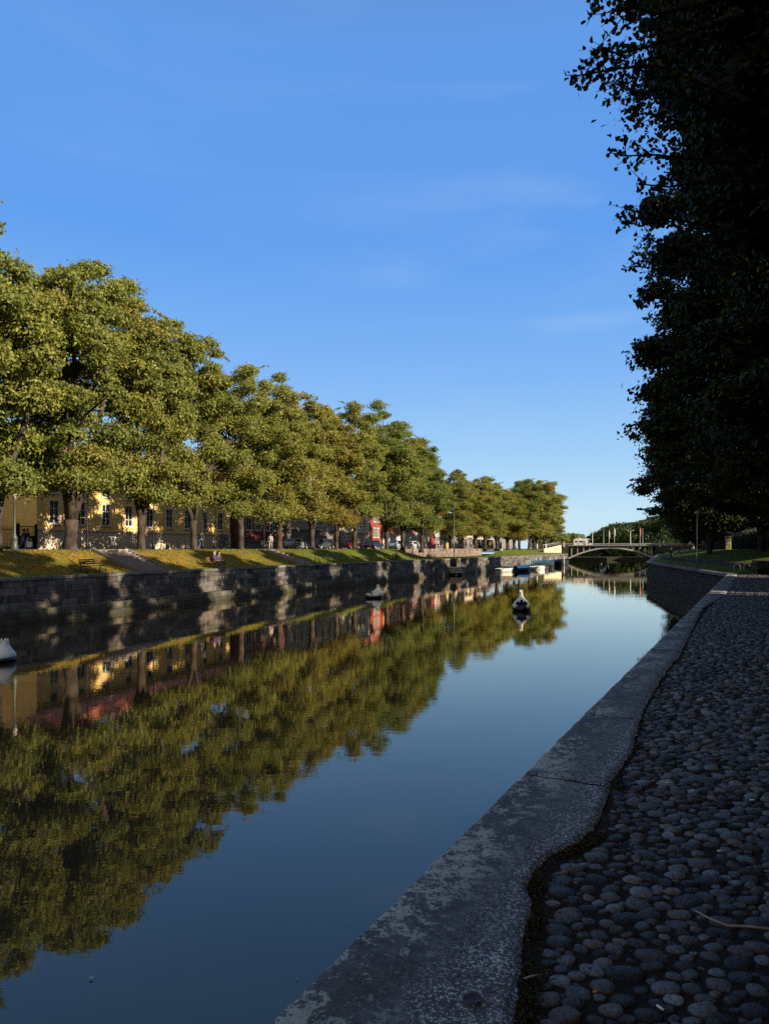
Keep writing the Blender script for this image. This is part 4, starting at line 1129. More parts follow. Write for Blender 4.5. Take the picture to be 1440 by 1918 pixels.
flags = [(1083, 'thin bare flagpole above the left part of the bridge', None, 4.9), (1096, 'short thin pole behind the motorhome roof', None, 3.4), (1130, 'thin flagpole right of the first double lamp on the bridge', None, 5.1),
         (1140, 'flagpole with a narrow limp white flag at the middle of the bridge', (.6, .6, .62), 4.6), (1150, 'tall flagpole with a hanging white flag at the middle of the bridge', (.75, .75, .75), 5.3),
         (1198, 'flagpole with a hanging white and red flag on the right half of the bridge', (.6, .15, .15), 5.3), (1203, 'thin pale pole beside the white and red flag', None, 5.)]
for px, l, fc, h in flags:
    r_ = empty('flagpole', bpt(px, .9, 4.86), brz, l, 'flagpole')
    q = MB(); q.lathe([(.06, 0), (.05, 1), (.03, h), (.05, h + .05), (0, h + .1)], 6); q.build('pole', M['frame'], r_)
    if fc:
        q = MB(); vs = []
        for i in range(9):
            z = h - .1 - i * .32; w_ = .28 + .1 * math.sin(i * 1.4)
            vs += [(.04, 0, z), (.04 + w_ * .5, .06 * math.sin(i), z - .05), (.04 + w_, -.05 * math.cos(i), z - .12)]
        q.add(vs, [(i * 3 + j, i * 3 + j + 1, i * 3 + j + 4, i * 3 + j + 3) for i in range(8) for j in (0, 1)], True)
        q.build('flag', plain('flag_cloth', fc, .8, bump=0), r_)

# pale ramp wall left of the bridge
rw = [(a[0], a[1]) for a in (( (1019 - 720) / F * 196, 196.), ((1051 - 720) / F * 217, 217.))]
Wr = block_wall(rw, 2.4, 5.0, .5, .7, 1.4, None, 61, .05, tint=(.52, .42, .31), var=.25, side=1)
V = np.array(Wr[0]); kx = (V[:, 1] - 196) / 21; V[:, 2] = np.where(V[:, 2] > 3.9, 3.9 + (V[:, 2] - 3.9) * np.clip(kx, .15, 1), V[:, 2])
wall_thing('ramp_wall', 'sunlit beige stone wall of the ramp at the left end of the bridge', 'wall', [('stonework', V, Wr[1], Wr[2])], ['pale_masonry'], [])
q = MB(); pts = [(rw[0][0] - .4, rw[0][1], 4.9), (rw[1][0] - .4, rw[1][1], 5.9)]; q.tube(pts, .05, 5)
for i in range(9): a = Vector(pts[0]).lerp(Vector(pts[1]), i / 8); q.tube([a, a - Vector((0, 0, 1.1))], .035, 5)
tag(q.build('ramp_railing', M['galv']), 'thin railing on top of the beige ramp wall', 'railing')
q = MB(); q.lathe([(.22, -.3), (.22, .9), (.17, 1.0), (.17, 1.5), (.1, 1.6)], 8); 
for px, d in ((1005, 8.8), (1022, 8.6)):
    o = q.build('boundary_post', M['frame'], None, loc=lp(px, d, 3.85)); tag(o, 'short white post at the foot of the trees, %s' % ('left of the tallest trunks' if px == 1005 else 'beside the beige ramp wall'), 'post')

# ------------------------------------------------------------------ vehicles
def car(loc, rz, label, colr, cat='car', name='parked_car'):
    root = empty(name, loc, rz, label, cat)
    pm = NT('car_paint'); pm = pm.done(pm.bsdf(colr, .25, .1, .6))
    L, W, H = 4.3, 1.74, 1.46
    b = bmesh.new()
    low = [(-2.12, .30), (-2.15, .62), (-2.05, .86), (-1.0, .93), (.9, .95), (1.75, .88), (2.1, .74), (2.14, .45), (2.08, .28), (1.75, .24), (-1.8, .24)]
    hi_ = [(-2.0, .86), (-1.85, 1.1), (-1.45, 1.40), (-.5, 1.46), (.25, 1.42), (.95, .95)]
    q = MB(); q.prism(low, -W / 2, W / 2); q.build('body', pm, root, .06)
    vs = []; n = len(hi_)
    for sy in (-1, 1):
        for a, z in hi_: vs.append((a, sy * (W / 2 - .06 - (z - .9) * .28), z))
    q = MB(); q.add(vs, [tuple(range(n))[::-1], tuple(range(n, 2 * n))] + [(i, i + 1, n + i + 1, n + i) for i in range(n - 1)]); cab = q.build('cabin', pm, root, .04)
    for sy in (-1, 1):
        q = MB(); yy = lambda z: sy * (W / 2 - .045 - (z - .9) * .28)
        for x0, x1, t0, t1 in ((-1.5, -.62, -1.35, -.6), (-.55, .68, -.55, .3)):
            q.add([(x0, yy(.97), .97), (x1, yy(.97), .97), (t1, yy(1.34), 1.34), (t0, yy(1.34), 1.34)], [(0, 1, 2, 3) if sy < 0 else (3, 2, 1, 0)])
        q.build('side_window', M['glass'], cab)
    q = MB(); q.add([(.93, -.62, 1.0), (.93, .62, 1.0), (.33, .55, 1.40), (.33, -.55, 1.40)], [(0, 1, 2, 3)]); o = q.build('windscreen', M['glass'], cab); o.location = (.03, 0, .015)
    q = MB(); q.add([(-1.86, -.6, 1.06), (-1.86, .6, 1.06), (-1.5, .55, 1.36), (-1.5, -.55, 1.36)], [(3, 2, 1, 0)]); o = q.build('rear_window', M['glass'], cab); o.location = (-.03, 0, .015)
    for x in (-1.32, 1.32):
        for sy in (-1, 1):
            q = MB(); rr = .31; n = 18; vs = []
            for yv in (sy * (W / 2 - .20), sy * (W / 2 + .01)):
                vs += [(x + rr * math.cos(2 * math.pi * i / n), yv, rr + rr * math.sin(2 * math.pi * i / n)) for i in range(n)]
            q.add(vs, [tuple(range(n)), tuple(range(n, 2 * n))] + [(i, (i + 1) % n, n + (i + 1) % n, n + i) for i in range(n)]); wh = q.build('wheel', M['iron'], root, .02)
            q = MB(); vs = [(x + .19 * math.cos(2 * math.pi * i / n), sy * (W / 2 + .016), rr + .19 * math.sin(2 * math.pi * i / n)) for i in range(n)]; q.add(vs, [tuple(range(n))]); q.build('rim', M['galv'], wh)
    for sy in (-1, 1):
        q = MB(); q.box(2.06, 2.125, sy * .62 - .18, sy * .62 + .18, .60, .74); q.build('headlight', M['frame'], root, .02)
        q = MB(); q.box(-2.15, -2.10, sy * .66 - .12, sy * .66 + .12, .62, .82); q.build('tail_light', plain('tail_red', (.3, .01, .01), .3, bump=0), root)
    return root
G = lambda px, d: lp(px, d, 3.9)
for px, d, c, l in ((743, 12.5, (.30, .40, .46), 'pale blue parked car before the salmon house'), (757, 12.5, (.03, .03, .035), 'black parked car right of the pale blue one'), (772, 13, (.5, .5, .5), 'silver parked car before the pink house'),
                    (600, 13, (.05, .055, .06), 'dark grey parked car before the grey beige building'), (622, 13, (.02, .02, .025), 'black parked car at the right end of the grey beige building'), (655, 13, (.12, .02, .02), 'dark red parked car before the cream building'),
                    (555, 13.5, (.25, .25, .26), 'grey parked car just right of the brick building'), (700, 12.8, (.02, .03, .06), 'dark blue parked car before the dark red house')):
    car(G(px, d), LROT, l, c)
car(bpt(1132, 4.5, 4.8 - .7), brz, 'dark car crossing the middle of the bridge with only its roof above the railing', (.06, .07, .08), name='moving_car')
car(bpt(1201, 3.5, 4.8 - .7), brz, 'grey car on the right half of the bridge', (.30, .33, .36), name='moving_car')
mh = empty('motorhome', bpt(1090, 4., 4.45), brz, 'white motorhome driving over the left part of the bridge', 'motorhome')
prof = [(-2.6, .35), (-2.65, 2.35), (-2.5, 2.5), (1.35, 2.55), (2.25, 2.45), (2.35, 2.1), (1.5, 1.78), (1.5, .35)]
q = MB(); q.prism(prof, -1.1, 1.1); q.build('body', M['white'], mh, .06)
q = MB(); q.prism([(1.5, .35), (1.5, 1.76), (1.75, 1.75), (2.35, 1.15), (2.95, .95), (3.05, .4)], -.95, .95); cb_ = q.build('cab', M['white'], mh, .05)
q = MB(); q.box(1.62, 2.1, -.965, -.955, 1.15, 1.6); q.build('side_window', M['glass'], cb_)
for x0, x1 in ((-2.2, -1.5), (-.9, .1), (1.5, 2.0)):
    q = MB(); z = 1.35 if x1 < 1 else 1.98; q.box(x0, x1, -1.115, -1.102, z, z + (.5 if x1 < 1 else .28)); q.build('side_window', M['glass'], mh)
q = MB(); q.box(-1.2, -.4, -.3, .3, 2.55, 2.7); q.build('roof_box', M['white'], mh)
for x in (-1.4, 2.3):
    for sy in (-1, 1):
        q = MB(); n = 16; vs = []
        for yv in (sy * .8, sy * 1.02): vs += [(x + .35 * math.cos(2 * math.pi * i / n), yv, .35 + .35 * math.sin(2 * math.pi * i / n)) for i in range(n)]
        q.add(vs, [tuple(range(n)), tuple(range(n, 2 * n))] + [(i, (i + 1) % n, n + (i + 1) % n, n + i) for i in range(n)]); q.build('wheel', M['iron'], mh)

# ------------------------------------------------------------------ floats (crown-topped white shells)
M['float_white'] = plain('float_white', (.66, .68, .68), .45, var=.12, scale=3); M['navy'] = plain('navy_seat', (.02, .035, .09), .5); M['hull_dark'] = plain('dark_hull', (.008, .012, .016), .4)
def swan_float(loc, rz, sc, label):
    root = empty('floating_boat', loc, rz, label, 'floating boat'); root.scale = sc
    q = MB(); q.lathe([(.30, -.12), (.60, .02), (.66, .16), (.60, .27), (.50, .30)], 20); q.v = [(x * 1.05, y * .92, z) for x, y, z in q.v]; q.build('hull', M['hull_dark'], root)
    secs = [(.20, 0, .63, .58), (.34, -.02, .62, .57), (.48, -.08, .55, .50), (.60, -.16, .43, .40), (.72, -.24, .31, .28), (.84, -.30, .21, .19), (.96, -.33, .155, .135), (1.08, -.34, .125, .11), (1.16, -.33, .13, .12), (1.20, -.33, .11, .10)]
    n = 28; vs = []
    for z, cx_, rx, ry in secs:
        for k_ in range(n): th = 2 * math.pi * k_ / n; vs.append((cx_ + rx * math.cos(th), ry * math.sin(th), z))
    fs = []
    for i in range(len(secs) - 1):
        for k_ in range(n):
            th = 2 * math.pi * (k_ + .5) / n
            if math.cos(th) > (.35 + .32 * max(0, i - 1)) and i < 4: continue
            fs.append((i * n + k_, i * n + (k_ + 1) % n, (i + 1) * n + (k_ + 1) % n, (i + 1) * n + k_))
    fs.append(tuple(range((len(secs) - 1) * n, len(secs) * n)))
    q = MB(); q.add(vs, fs, True); o = q.build('shell', M['float_white'], root); s_ = o.modifiers.new('Solidify', 'SOLIDIFY'); s_.thickness = .04
    q = MB(); q.box(-.2, .48, -.34, .34, .2, .36); q.box(-.28, -.14, -.32, .32, .3, .62); q.build('seat', M['navy'], root, .05)
    for sy in (-1, 1):
        q = MB(); q.lathe([(0, .16), (.12, .2), (.17, .31), (.12, .43), (0, .47)], 12, (.40, sy * .42)); q.build('side_buoy', M['float_white'], root)
    q = MB()
    for k_ in range(5):
        th = 2 * math.pi * k_ / 5; x, y = -.33 + .10 * math.cos(th), .09 * math.sin(th)
        q.lathe([(.035, 1.18), (.03, 1.24), (.004, 1.36)], 6, (x, y))
    q.build('crown_tip', plain('crown_cream', (.75, .72, .6), .4), root)
def wat(px, py, z=0): y = EYE * F / (py - HZ); return ((px - 720) / F * y, y, z)
x, y, _ = wat(976, 1144); swan_float((x, y, 0), R(-96), (.92, 1.0, 1.), 'white floating boat facing the camera with a tall crowned neck')
x, y, _ = wat(700, 1120); swan_float((x, y, 0), R(192), (1.05, 1., .82), 'white floating boat turned left in mid river below the salmon house reflection')
x, y, _ = wat(-10, 1239); swan_float((x, y, 0), R(176), (1.15, 1.1, .62), 'white floating boat cut off by the left edge of the photo')

# ------------------------------------------------------------------ pontoons and boats by the bridge
M['tarp'] = plain('blue_tarp', (.16, .36, .60), .5, var=.3); M['tarp_dark'] = plain('dark_blue_cover', (.02, .05, .13), .5, var=.3); M['rail_blue'] = plain('pale_blue_paint', (.45, .68, .80), .5, bump=0)
def boat(loc, rz, L, W, H, mat, label, cover=None, name='moored_boat', cabin=False):
    root = empty(name, loc, rz, label, 'boat')
    secs = []
    for i in range(9):
        u = i / 8; w = W / 2 * (1 - max(0, (u - .45) / .55) ** 2.2) ; w = max(w, .02); k_ = H * (1 + .25 * u * u)
        secs.append([(u * L - L / 2, -w, k_), (u * L - L / 2 - .1 * u, -w * .75, .0), (u * L - L / 2 - .2 * u, 0, -.2), (u * L - L / 2 - .1 * u, w * .75, .0), (u * L - L / 2, w, k_)])
    q = MB(); vs = [p for s_ in secs for p in s_]; q.add(vs, [(i * 5 + j, i * 5 + j + 1, i * 5 + j + 6, i * 5 + j + 5) for i in range(8) for j in range(4)] + [(4, 3, 2, 1, 0)], True); q.build('hull', M[mat], root)
    q = MB()
    if cover:
        vs = []
        for s_ in secs: vs += [s_[0], (s_[0][0], s_[0][1] * .5, s_[0][2] + .28), (s_[0][0], 0, s_[0][2] + .42), (s_[0][0], s_[4][1] * .5, s_[0][2] + .28), s_[4]]
        q.add(vs, [(i * 5 + j, i * 5 + j + 5, i * 5 + j + 6, i * 5 + j + 1) for i in range(8) for j in range(4)], True); q.build('cover', M[cover], root)
    else:
        vs = []
        for s_ in secs: vs += [(s_[0][0], s_[0][1] * .9, s_[0][2] - .12), (s_[4][0], s_[4][1] * .9, s_[4][2] - .12)]
        q.add(vs, [(i * 2, i * 2 + 2, i * 2 + 3, i * 2 + 1) for i in range(8)]); q.build('deck', M['wood'], root)
        for u in (.25, .5): q = MB(); q.box(u * L - L / 2, u * L - L / 2 + .3, -W * .42, W * .42, H - .1, H - .03); q.build('thwart', M['wood'], root)
    if cabin: q = MB(); q.box(-L * .2, L * .12, -W * .3, W * .3, H, H + .8); q.build('cabin', M['white'], root, .08); q = MB(); q.box(-L * .17, L * .09, -W * .3 - .01, -W * .3 - .003, H + .35, H + .65); q.build('cabin_window', M['glass'], root)
    return root
def pontoon(loc, rz, L, W, label, mat='hull_dark', rail=None, zt=.45):
    root = empty('pontoon', loc, rz, label, 'pontoon')
    q = MB(); q.box(0, L, 0, W, -.25, zt); q.build('float_tank', M[mat], root, .05)
    q = MB()
    for i in range(int(L / .22)): q.box(i * .22, i * .22 + .2, -.05, W + .05, zt, zt + .05)
    q.build('planking', plain('grey_planks', (.2, .19, .175), .8, var=.35, scale=8), root)
    if rail:
        q = MB(); x = 0
        while x <= L + .01: q.tube([(x, .05, zt), (x, .05, zt + 1.15)], .035, 5); x += .55
        q.tube([(0, .05, zt + 1.15), (L, .05, zt + 1.15)], .035, 5); q.tube([(0, .05, zt + .6), (L, .05, zt + .6)], .025, 5)
        q.build('railing', M[rail], root)
a = wat(938, 1068.5); pontoon((a[0], a[1], 0), R(30), 11.5, 2.4, 'long low dark pontoon moored at the far bank left of the blue boats')
a = wat(985, 1065); pontoon((a[0], a[1], 0), R(35), 7, 2.4, 'pontoon with pale blue railings left of the bridge', rail='rail_blue')
a = wat(965, 1066.5); boat((a[0], a[1] + .3, 0), R(25), 6., 1.9, .6, 'hull_dark', 'dark green open rowing boat beside the long pontoon')
a = wat(955, 1062); boat((a[0], a[1], 0), R(40), 5.5, 1.8, .8, 'greybase', 'grey boat with a small cabin behind the dark pontoon', cabin=True)
for px, py, mt, cv, l in ((1008, 1061, 'rail_blue', 'tarp', 'boat under a light blue tarpaulin'), (1022, 1060, 'float_white', 'tarp', 'white hulled boat under a mid blue tarpaulin'), (1036, 1059, 'hull_dark', 'tarp_dark', 'boat under a dark blue cover'), (1050, 1057.5, 'float_white', 'tarp_dark', 'small boat nearest the bridge with a dark blue cover')):
    a = wat(px, py); boat((a[0], a[1], 0), R(-60 + px % 7 * 6), 5.5, 2.1, .9, mt, l, cv)
rd = random.Random(5)
for i, px in enumerate((996, 1003, 1012, 1030, 1041, 1056)):
    a = wat(px, 1060.5 - i * .4); q = MB(); q.lathe([(.09, -1), (.09, 1.6 + rd.random() * .5), (.0, 1.9)], 7)
    tag(q.build('mooring_pile', M['rail_blue'] if i % 2 == 0 else M['frame'], None, loc=(a[0], a[1], 0)), '%s mooring pile, %s from the left among the covered boats' % ('pale blue' if i % 2 == 0 else 'white', ordw[i]), 'mooring pile', 'mooring piles among the covered boats')

for px, py, mt, cv, l in ((948, 1071, 'float_white', None, 'small white rowing boat at the left end of the long pontoon'), (978, 1070, 'tarp_dark', 'tarp', 'boat with a blue cover before the middle of the long pontoon'), (1000, 1067.5, 'float_white', None, 'white open boat before the pale blue railings'), (1016, 1065.5, 'hull_dark', None, 'dark open boat right of the white open one')):
    a = wat(px, py); boat((a[0], a[1], 0), R(20 + px % 5 * 8), 4.6, 1.7, .6, mt, l, cv)
# ------------------------------------------------------------------ far wood behind the bridge
def wood():
    rg = np.random.default_rng(9); C = []; T = []; N = []
    top = [(1048, 999), (1065, 1000), (1080, 997), (1098, 1003), (1112, 1001), (1128, 990), (1145, 986), (1165, 981), (1182, 979), (1200, 976), (1222, 970), (1250, 965), (1290, 965)]
    for _ in range(330):
        px = rg.uniform(1000, 1300); py_top = np.interp(px, [a for a, b in top], [b for a, b in top]) + rg.uniform(0, 5)
        Y = rg.uniform(262, 330) if px > 1108 else rg.uniform(300, 380)
        zt = EYE + (HZ - py_top) / F * Y
        zc = rg.uniform(.5, zt - 1.5) if rg.random() < .65 else zt - 1.6
        r = rg.uniform(1.8, 3.2); n = 230
        d = rg.normal(size=(n, 3)); d /= np.linalg.norm(d, axis=1, keepdims=True)
        c = np.array([(px - 720) / F * Y, Y, zc]) + d * r * rg.uniform(.7, 1.1, (n, 1)) * np.array([1.2, 1.2, .8])
        C.append(c); N.append(d + rg.normal(size=(n, 3)) * .6)
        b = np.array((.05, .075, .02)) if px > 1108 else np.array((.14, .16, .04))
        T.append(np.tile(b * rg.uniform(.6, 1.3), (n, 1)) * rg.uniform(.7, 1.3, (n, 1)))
    C = np.concatenate(C); N = np.concatenate(N); T = np.concatenate(T)
    V = leaf_polys(C, N, rg.uniform(.3, .6, len(C)), K4, rg)
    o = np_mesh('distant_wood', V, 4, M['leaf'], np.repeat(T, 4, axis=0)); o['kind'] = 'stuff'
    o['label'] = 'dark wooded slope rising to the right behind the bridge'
wood()
sh_ = MB(); sh_.prism([(60, 262), (75, 250), (140, 262), (160, 400), (40, 400)], -.5, 1.0, 'xy'); struct(sh_.build('far_shore', plain('dark_shore', (.02, .022, .012), .95)))

# buildings and hedges closing the gaps under the far trees
loc, rz, L = lb(902, 985, 32)
building('long grey house far down the left street behind the lawn', loc, rz, L, 11, 6.0, 9., 'greybase', 'greybase', 1., 'roofgrey', wrow(L, 12, 1.6, 1.1, 1.8))
loc, rz, L = lb(988, 1046, 40)
building('low brown building behind the tallest trees near the bridge', loc, rz, L, 11, 6.5, 9.5, 'brick', 'greybase', 1., 'roofgrey', wrow(L, 9, 1.6, 1.1, 1.8))
a = (93 + 18., 250.); b = (55 + 17., 150.); L = math.hypot(a[0] - b[0], a[1] - b[1])
building('far dark house at the bridge end of the right bank street', (a[0], a[1], 3.85), math.atan2(b[1] - a[1], b[0] - a[0]), L, 10, 8., 11., 'greybase', 'greybase', 1.2, 'roofgrey', wrow(L, 16, 1.6, 1.1, 1.8))
def hedge(label, p0, p1, z, h, w, col, seed):
    rg = np.random.default_rng(seed); L = math.hypot(p1[0] - p0[0], p1[1] - p0[1]); n = int(L * 260)
    u = rg.random(n); a = rg.random(n) * math.pi; hh = h * (1 + .25 * np.sin(u * L * .9 + seed) + .15 * np.sin(u * L * 2.3))
    d = np.array([p1[0] - p0[0], p1[1] - p0[1]]) / L; nn = np.array([-d[1], d[0]])
    off = np.cos(a) * w * rg.uniform(.75, 1.05, n); zz = np.sin(a) ** .6 * hh * rg.uniform(.3, 1.05, n)
    C = np.stack([p0[0] + d[0] * u * L + nn[0] * off, p0[1] + d[1] * u * L + nn[1] * off, z + zz], 1)
    T = np.array(col) * rg.uniform(.5, 1.5, (n, 1))
    o = np_mesh('hedge', leaf_polys(C, rg.normal(size=(n, 3)) + np.array([0, 0, .4]), rg.uniform(.12, .26, n), K4, rg), 4, M['leaf'], np.repeat(T, 4, axis=0))
    tag(o, label, 'hedge')
hedge('long dark hedge under the right bank trees behind the grass slope', rbank(62, 15), rbank(215, 12), 3.8, 2.4, 1.2, (.025, .035, .012), 1)
hedge('shaded hedge behind the benches at the right edge', (34, 56), (52, 84), 3.8, 2.6, 1.2, (.025, .035, .012), 2)
hedge('green hedge along the far left street before the bridge', left(155, 26), left(212, 22), 3.8, 2.2, 1.2, (.06, .09, .02), 3)
hedge('hedge left of the lawn behind the pinkish retaining wall', left(118, 26), left(152, 27), 3.8, 1.8, 1., (.04, .06, .02), 4)
# ------------------------------------------------------------------ people
def skin_obj(name, pts, edges, radii, mat, parent, sub=1):
    me = bpy.data.meshes.new(name); me.from_pydata([tuple(p) for p in pts], edges, []); me.materials.append(mat)
    o = bpy.data.objects.new(name, me); COL.objects.link(o); o.parent = parent
    m = o.modifiers.new('Skin', 'SKIN'); m.use_smooth_shade = True
    for i, r in enumerate(radii): me.skin_vertices[0].data[i].radius = (r, r)
    me.skin_vertices[0].data[0].use_root = True
    s = o.modifiers.new('Subdivision', 'SUBSURF'); s.levels = sub; s.render_levels = sub
    return o
_pm = {}
def cloth(c):
    k = tuple(c)
    if k not in _pm: _pm[k] = plain('cloth', k, .85, var=.15, bump=0)
    return _pm[k]
M['skin'] = plain('skin', (.45, .26, .18), .6, var=.05, bump=0)
def person(loc, rz, label, top, legs, hair=(.03, .02, .015), pose='stand', phase=1, sc=1., group=None, held=None):
    """faces local -y"""
    root = empty('person', loc, rz, label, 'person', group); root.scale = (sc, sc, sc)
    if pose == 'sit': pz, hy = .52, 0; knee = [(-.10, -.42, .50), (.12, -.42, .52)]; ank = [(-.11, -.46, .09), (.13, -.40, .09)]
    elif pose == 'crouch': pz, hy = .38, .05; knee = [(-.14, -.30, .50), (.14, -.28, .48)]; ank = [(-.12, -.12, .08), (.12, -.10, .08)]
    elif pose == 'walk': pz, hy = .93, 0; s = phase; knee = [(-.09, -.16 * s - .03, .50), (.09, .10 * s - .03, .49)]; ank = [(-.09, -.24 * s, .09), (.09, .34 * s, .13)]
    else: pz, hy = .93, 0; knee = [(-.10, -.02, .50), (.10, -.02, .50)]; ank = [(-.11, 0, .08), (.11, 0, .08)]
    ln = -.06 if pose in ('stand', 'walk') else (.03 if pose == 'sit' else -.20)
    P = [(0, hy, pz), (0, hy + ln * .3, pz + .20), (0, hy + ln * .7, pz + .40), (0, hy + ln, pz + .53), (0, hy + ln - .01, pz + .60), (0, hy + ln - .03, pz + .70), (0, hy + ln - .03, pz + .79)]
    Rr = [.13, .12, .14, .075, .055, .098, .07]; E = [(0, 1), (1, 2), (2, 3), (3, 4), (4, 5), (5, 6)]
    for i, sx in enumerate((-1, 1)):
        b = len(P); P += [(sx * .10, hy, pz - .06), knee[i], ank[i], (ank[i][0], ank[i][1] - .14, ank[i][2] - .05)]; Rr += [.095, .06, .042, .035]; E += [(0, b), (b, b + 1), (b + 1, b + 2), (b + 2, b + 3)]
    arms = []
    for i, sx in enumerate((-1, 1)):
        sh_ = (sx * .185, hy + ln, pz + .49)
        if pose in ('sit', 'crouch'): el = (sx * .24, hy + ln - .08, pz + .22); wr = (sx * .12, hy - .28, pz + .12)
        elif held and sx > 0: el = (sx * .25, hy + .02, pz + .2); wr = (sx * .20, hy - .2, pz + .18)
        else: el = (sx * .24, hy + .04 * sx * phase, pz + .22); wr = (sx * .25, hy - .10 * sx * phase - .03, pz - .03)
        b = len(P); d = (Vector(wr) - Vector(el)).normalized(); palm = Vector(wr) + d * .06
        P += [sh_, el, wr, tuple(palm)]; Rr += [.06, .045, .028, .03]; E += [(2, b), (b, b + 1), (b + 1, b + 2), (b + 2, b + 3)]
        side = d.cross(Vector((0, 1, 0))).normalized()
        for k_ in range(5):
            tip = palm + d * (.075 - .012 * abs(k_ - 2)) + Vector((0, 1, 0)) * (k_ - 2) * .018 + side * .015 * (2 if k_ == 0 else 1)
            P.append(tuple(tip)); Rr.append(.009); E.append((b + 3, len(P) - 1))
        arms.append((sh_, el, wr))
    skin_obj('body', P, E, Rr, M['skin'], root)
    J = [P[0], P[1], P[2], (0, hy + ln, pz + .50)]; JR = [.155, .14, .165, .10]; JE = [(0, 1), (1, 2), (2, 3)]
    for a_ in arms: b = len(J); J += [a_[0], a_[1], tuple(Vector(a_[1]).lerp(Vector(a_[2]), .85))]; JR += [.08, .062, .045]; JE += [(2, b), (b, b + 1), (b + 1, b + 2)]
    skin_obj('jacket', J, JE, JR, cloth(top), root)
    Tn_ = [(0, hy, pz)]; TR = [.145]; TE = []
    for i, sx in enumerate((-1, 1)): b = len(Tn_); Tn_ += [(sx * .10, hy, pz - .07), knee[i], tuple(Vector(knee[i]).lerp(Vector(ank[i]), .9))]; TR += [.11, .078, .058]; TE += [(0, b), (b, b + 1), (b + 1, b + 2)]
    skin_obj('trousers', Tn_, TE, TR, cloth(legs), root)
    for i in (0, 1): skin_obj('shoe', [(ank[i][0], ank[i][1] + .03, ank[i][2] - .03), (ank[i][0], ank[i][1] - .16, ank[i][2] - .05)], [(0, 1)], [.05, .04], cloth((.02, .02, .02)), root)
    h = Vector(P[5]); skin_obj('hair', [(h.x, h.y + .02, h.z + .05), (h.x, h.y + .05, h.z - .02), (h.x, h.y + .03, h.z + .095)], [(0, 1), (0, 2)], [.102, .085, .07], cloth(hair), root)
    # face
    q = MB()
    for sx in (-1, 1): q.lathe([(0, -.008), (.012, 0), (0, .008)], 6, (0, 0)); n_ = 18; q.v[-n_:] = [(v[0] + h.x + sx * .033, v[1] + h.y - .092, v[2] + h.z + .0) for v in q.v[-n_:]]
    q.box(h.x - .025, h.x + .025, h.y - .094, h.y - .088, h.z - .055, h.z - .045); q.build('eyes_and_mouth', cloth((.02, .01, .01)), root)
    q = MB(); q.lathe([(.006, .02), (.014, -.02), (0, -.025)], 6); q.v = [(v[0] + h.x, v[1] + h.y - .100, v[2] + h.z - .01) for v in q.v]; q.build('nose', M['skin'], root)
    return root
q_ = lambda px, d, z=3.9: lp(px, d, z)
person(q_(44, 17.5), LROT + 1.2, 'person in a dark coat and jeans walking by the gate, nearer the lantern lamp', (.03, .035, .06), (.06, .10, .20), pose='walk')
person(q_(51.5, 17.3), LROT + 1.4, 'person in dark top and pale jeans walking by the gate, on the right', (.02, .02, .025), (.35, .38, .42), pose='walk', phase=-1)
q = MB(); q.tube([(-.12, 0, .45), (-.12, 0, .78), (.12, 0, .78), (.12, 0, .45)], .012, 5); q.box(-.2, .2, -.1, .1, 0, .45)
x, y, z = q_(56.5, 16.8); tag(q.build('shopping_bag', M['white'], None, .03, loc=(x, y, z + .25)), 'white bag carried beside the two walking people', 'bag')
def onbench(px, dx): 
    x, y, z = lbz(px, 1.1); return (x + math.cos(LROT) * dx + .93 * .1, y + math.sin(LROT) * dx - .38 * .1, z)
person(onbench(404, -.25), LROT, 'person in a dark jacket sitting left on the quay bench', (.04, .03, .07), (.02, .02, .03), (.30, .2, .1), 'sit')
person(onbench(404, .35), LROT, 'person in a mauve top sitting right on the quay bench', (.10, .07, .11), (.02, .02, .03), (.02, .02, .02), 'sit')
person(onbench(743, -.3), LROT, 'person in yellow sitting on the small distant bench', (.35, .33, .08), (.03, .03, .04), (.03, .02, .02), 'sit')
Y = 88.; X = (1254 - 720) / F * Y; person((X + .2, Y, 2.42), R(-60), 'person with a dark jacket standing at the right quay edge', (.035, .035, .04), (.04, .04, .05), pose='stand')
X = (1273 - 720) / F * 84; person((X, 84., 2.42), R(-60), 'person in a pale top crouching at the right quay edge', (.55, .48, .45), (.5, .42, .42), (.15, .08, .04), 'crouch', sc=1.05)
k = 0
for px, Y, c in ((1292, 118, (.5, .5, .52)), (1316, 112, (.15, .18, .25)), (1325, 112, (.5, .52, .55))):
    person(((px - 720) / F * Y, Y, 3.55), R(-30 + k * 40), ['person in a pale top under the trees, left of the slim lamp post', 'person in a bluish top under the right bank trees', 'person in a white top under the right bank trees'][k], c, (.05, .05, .06), pose='walk'); k += 1
cols = [(.5, .48, .45), (.05, .05, .06), (.3, .06, .05), (.08, .12, .25), (.4, .35, .2), (.03, .03, .03), (.45, .45, .5), (.2, .1, .08)]
nm_ = ['pale', 'black', 'red', 'blue', 'sand coloured', 'dark', 'light grey', 'brown']
for i, px in enumerate((820, 826, 866, 873, 881, 893, 903, 917)):
    person(q_(px, 8.6 + (i % 3)), LROT + i * 1.3, 'small distant person in a %s top on the street above the pinkish wall' % nm_[i], cols[i], (.04, .04, .06), pose='walk' if i % 2 else 'stand', phase=1 - 2 * (i % 3 == 0))
person(q_(377, 8), LROT + 1.7, 'person in a dark top walking right of the straight tree before the yellow building', (.04, .04, .05), (.05, .08, .15), pose='walk')
person(q_(507, 8.5), LROT - 1.2, 'person in pale clothes walking before the red brick building', (.45, .42, .38), (.3, .3, .3), pose='walk')
person(lp(939, 5, 2.5), LROT, 'person in a white top on the low terrace above the dark pontoon', (.6, .58, .6), (.05, .05, .07), pose='stand')
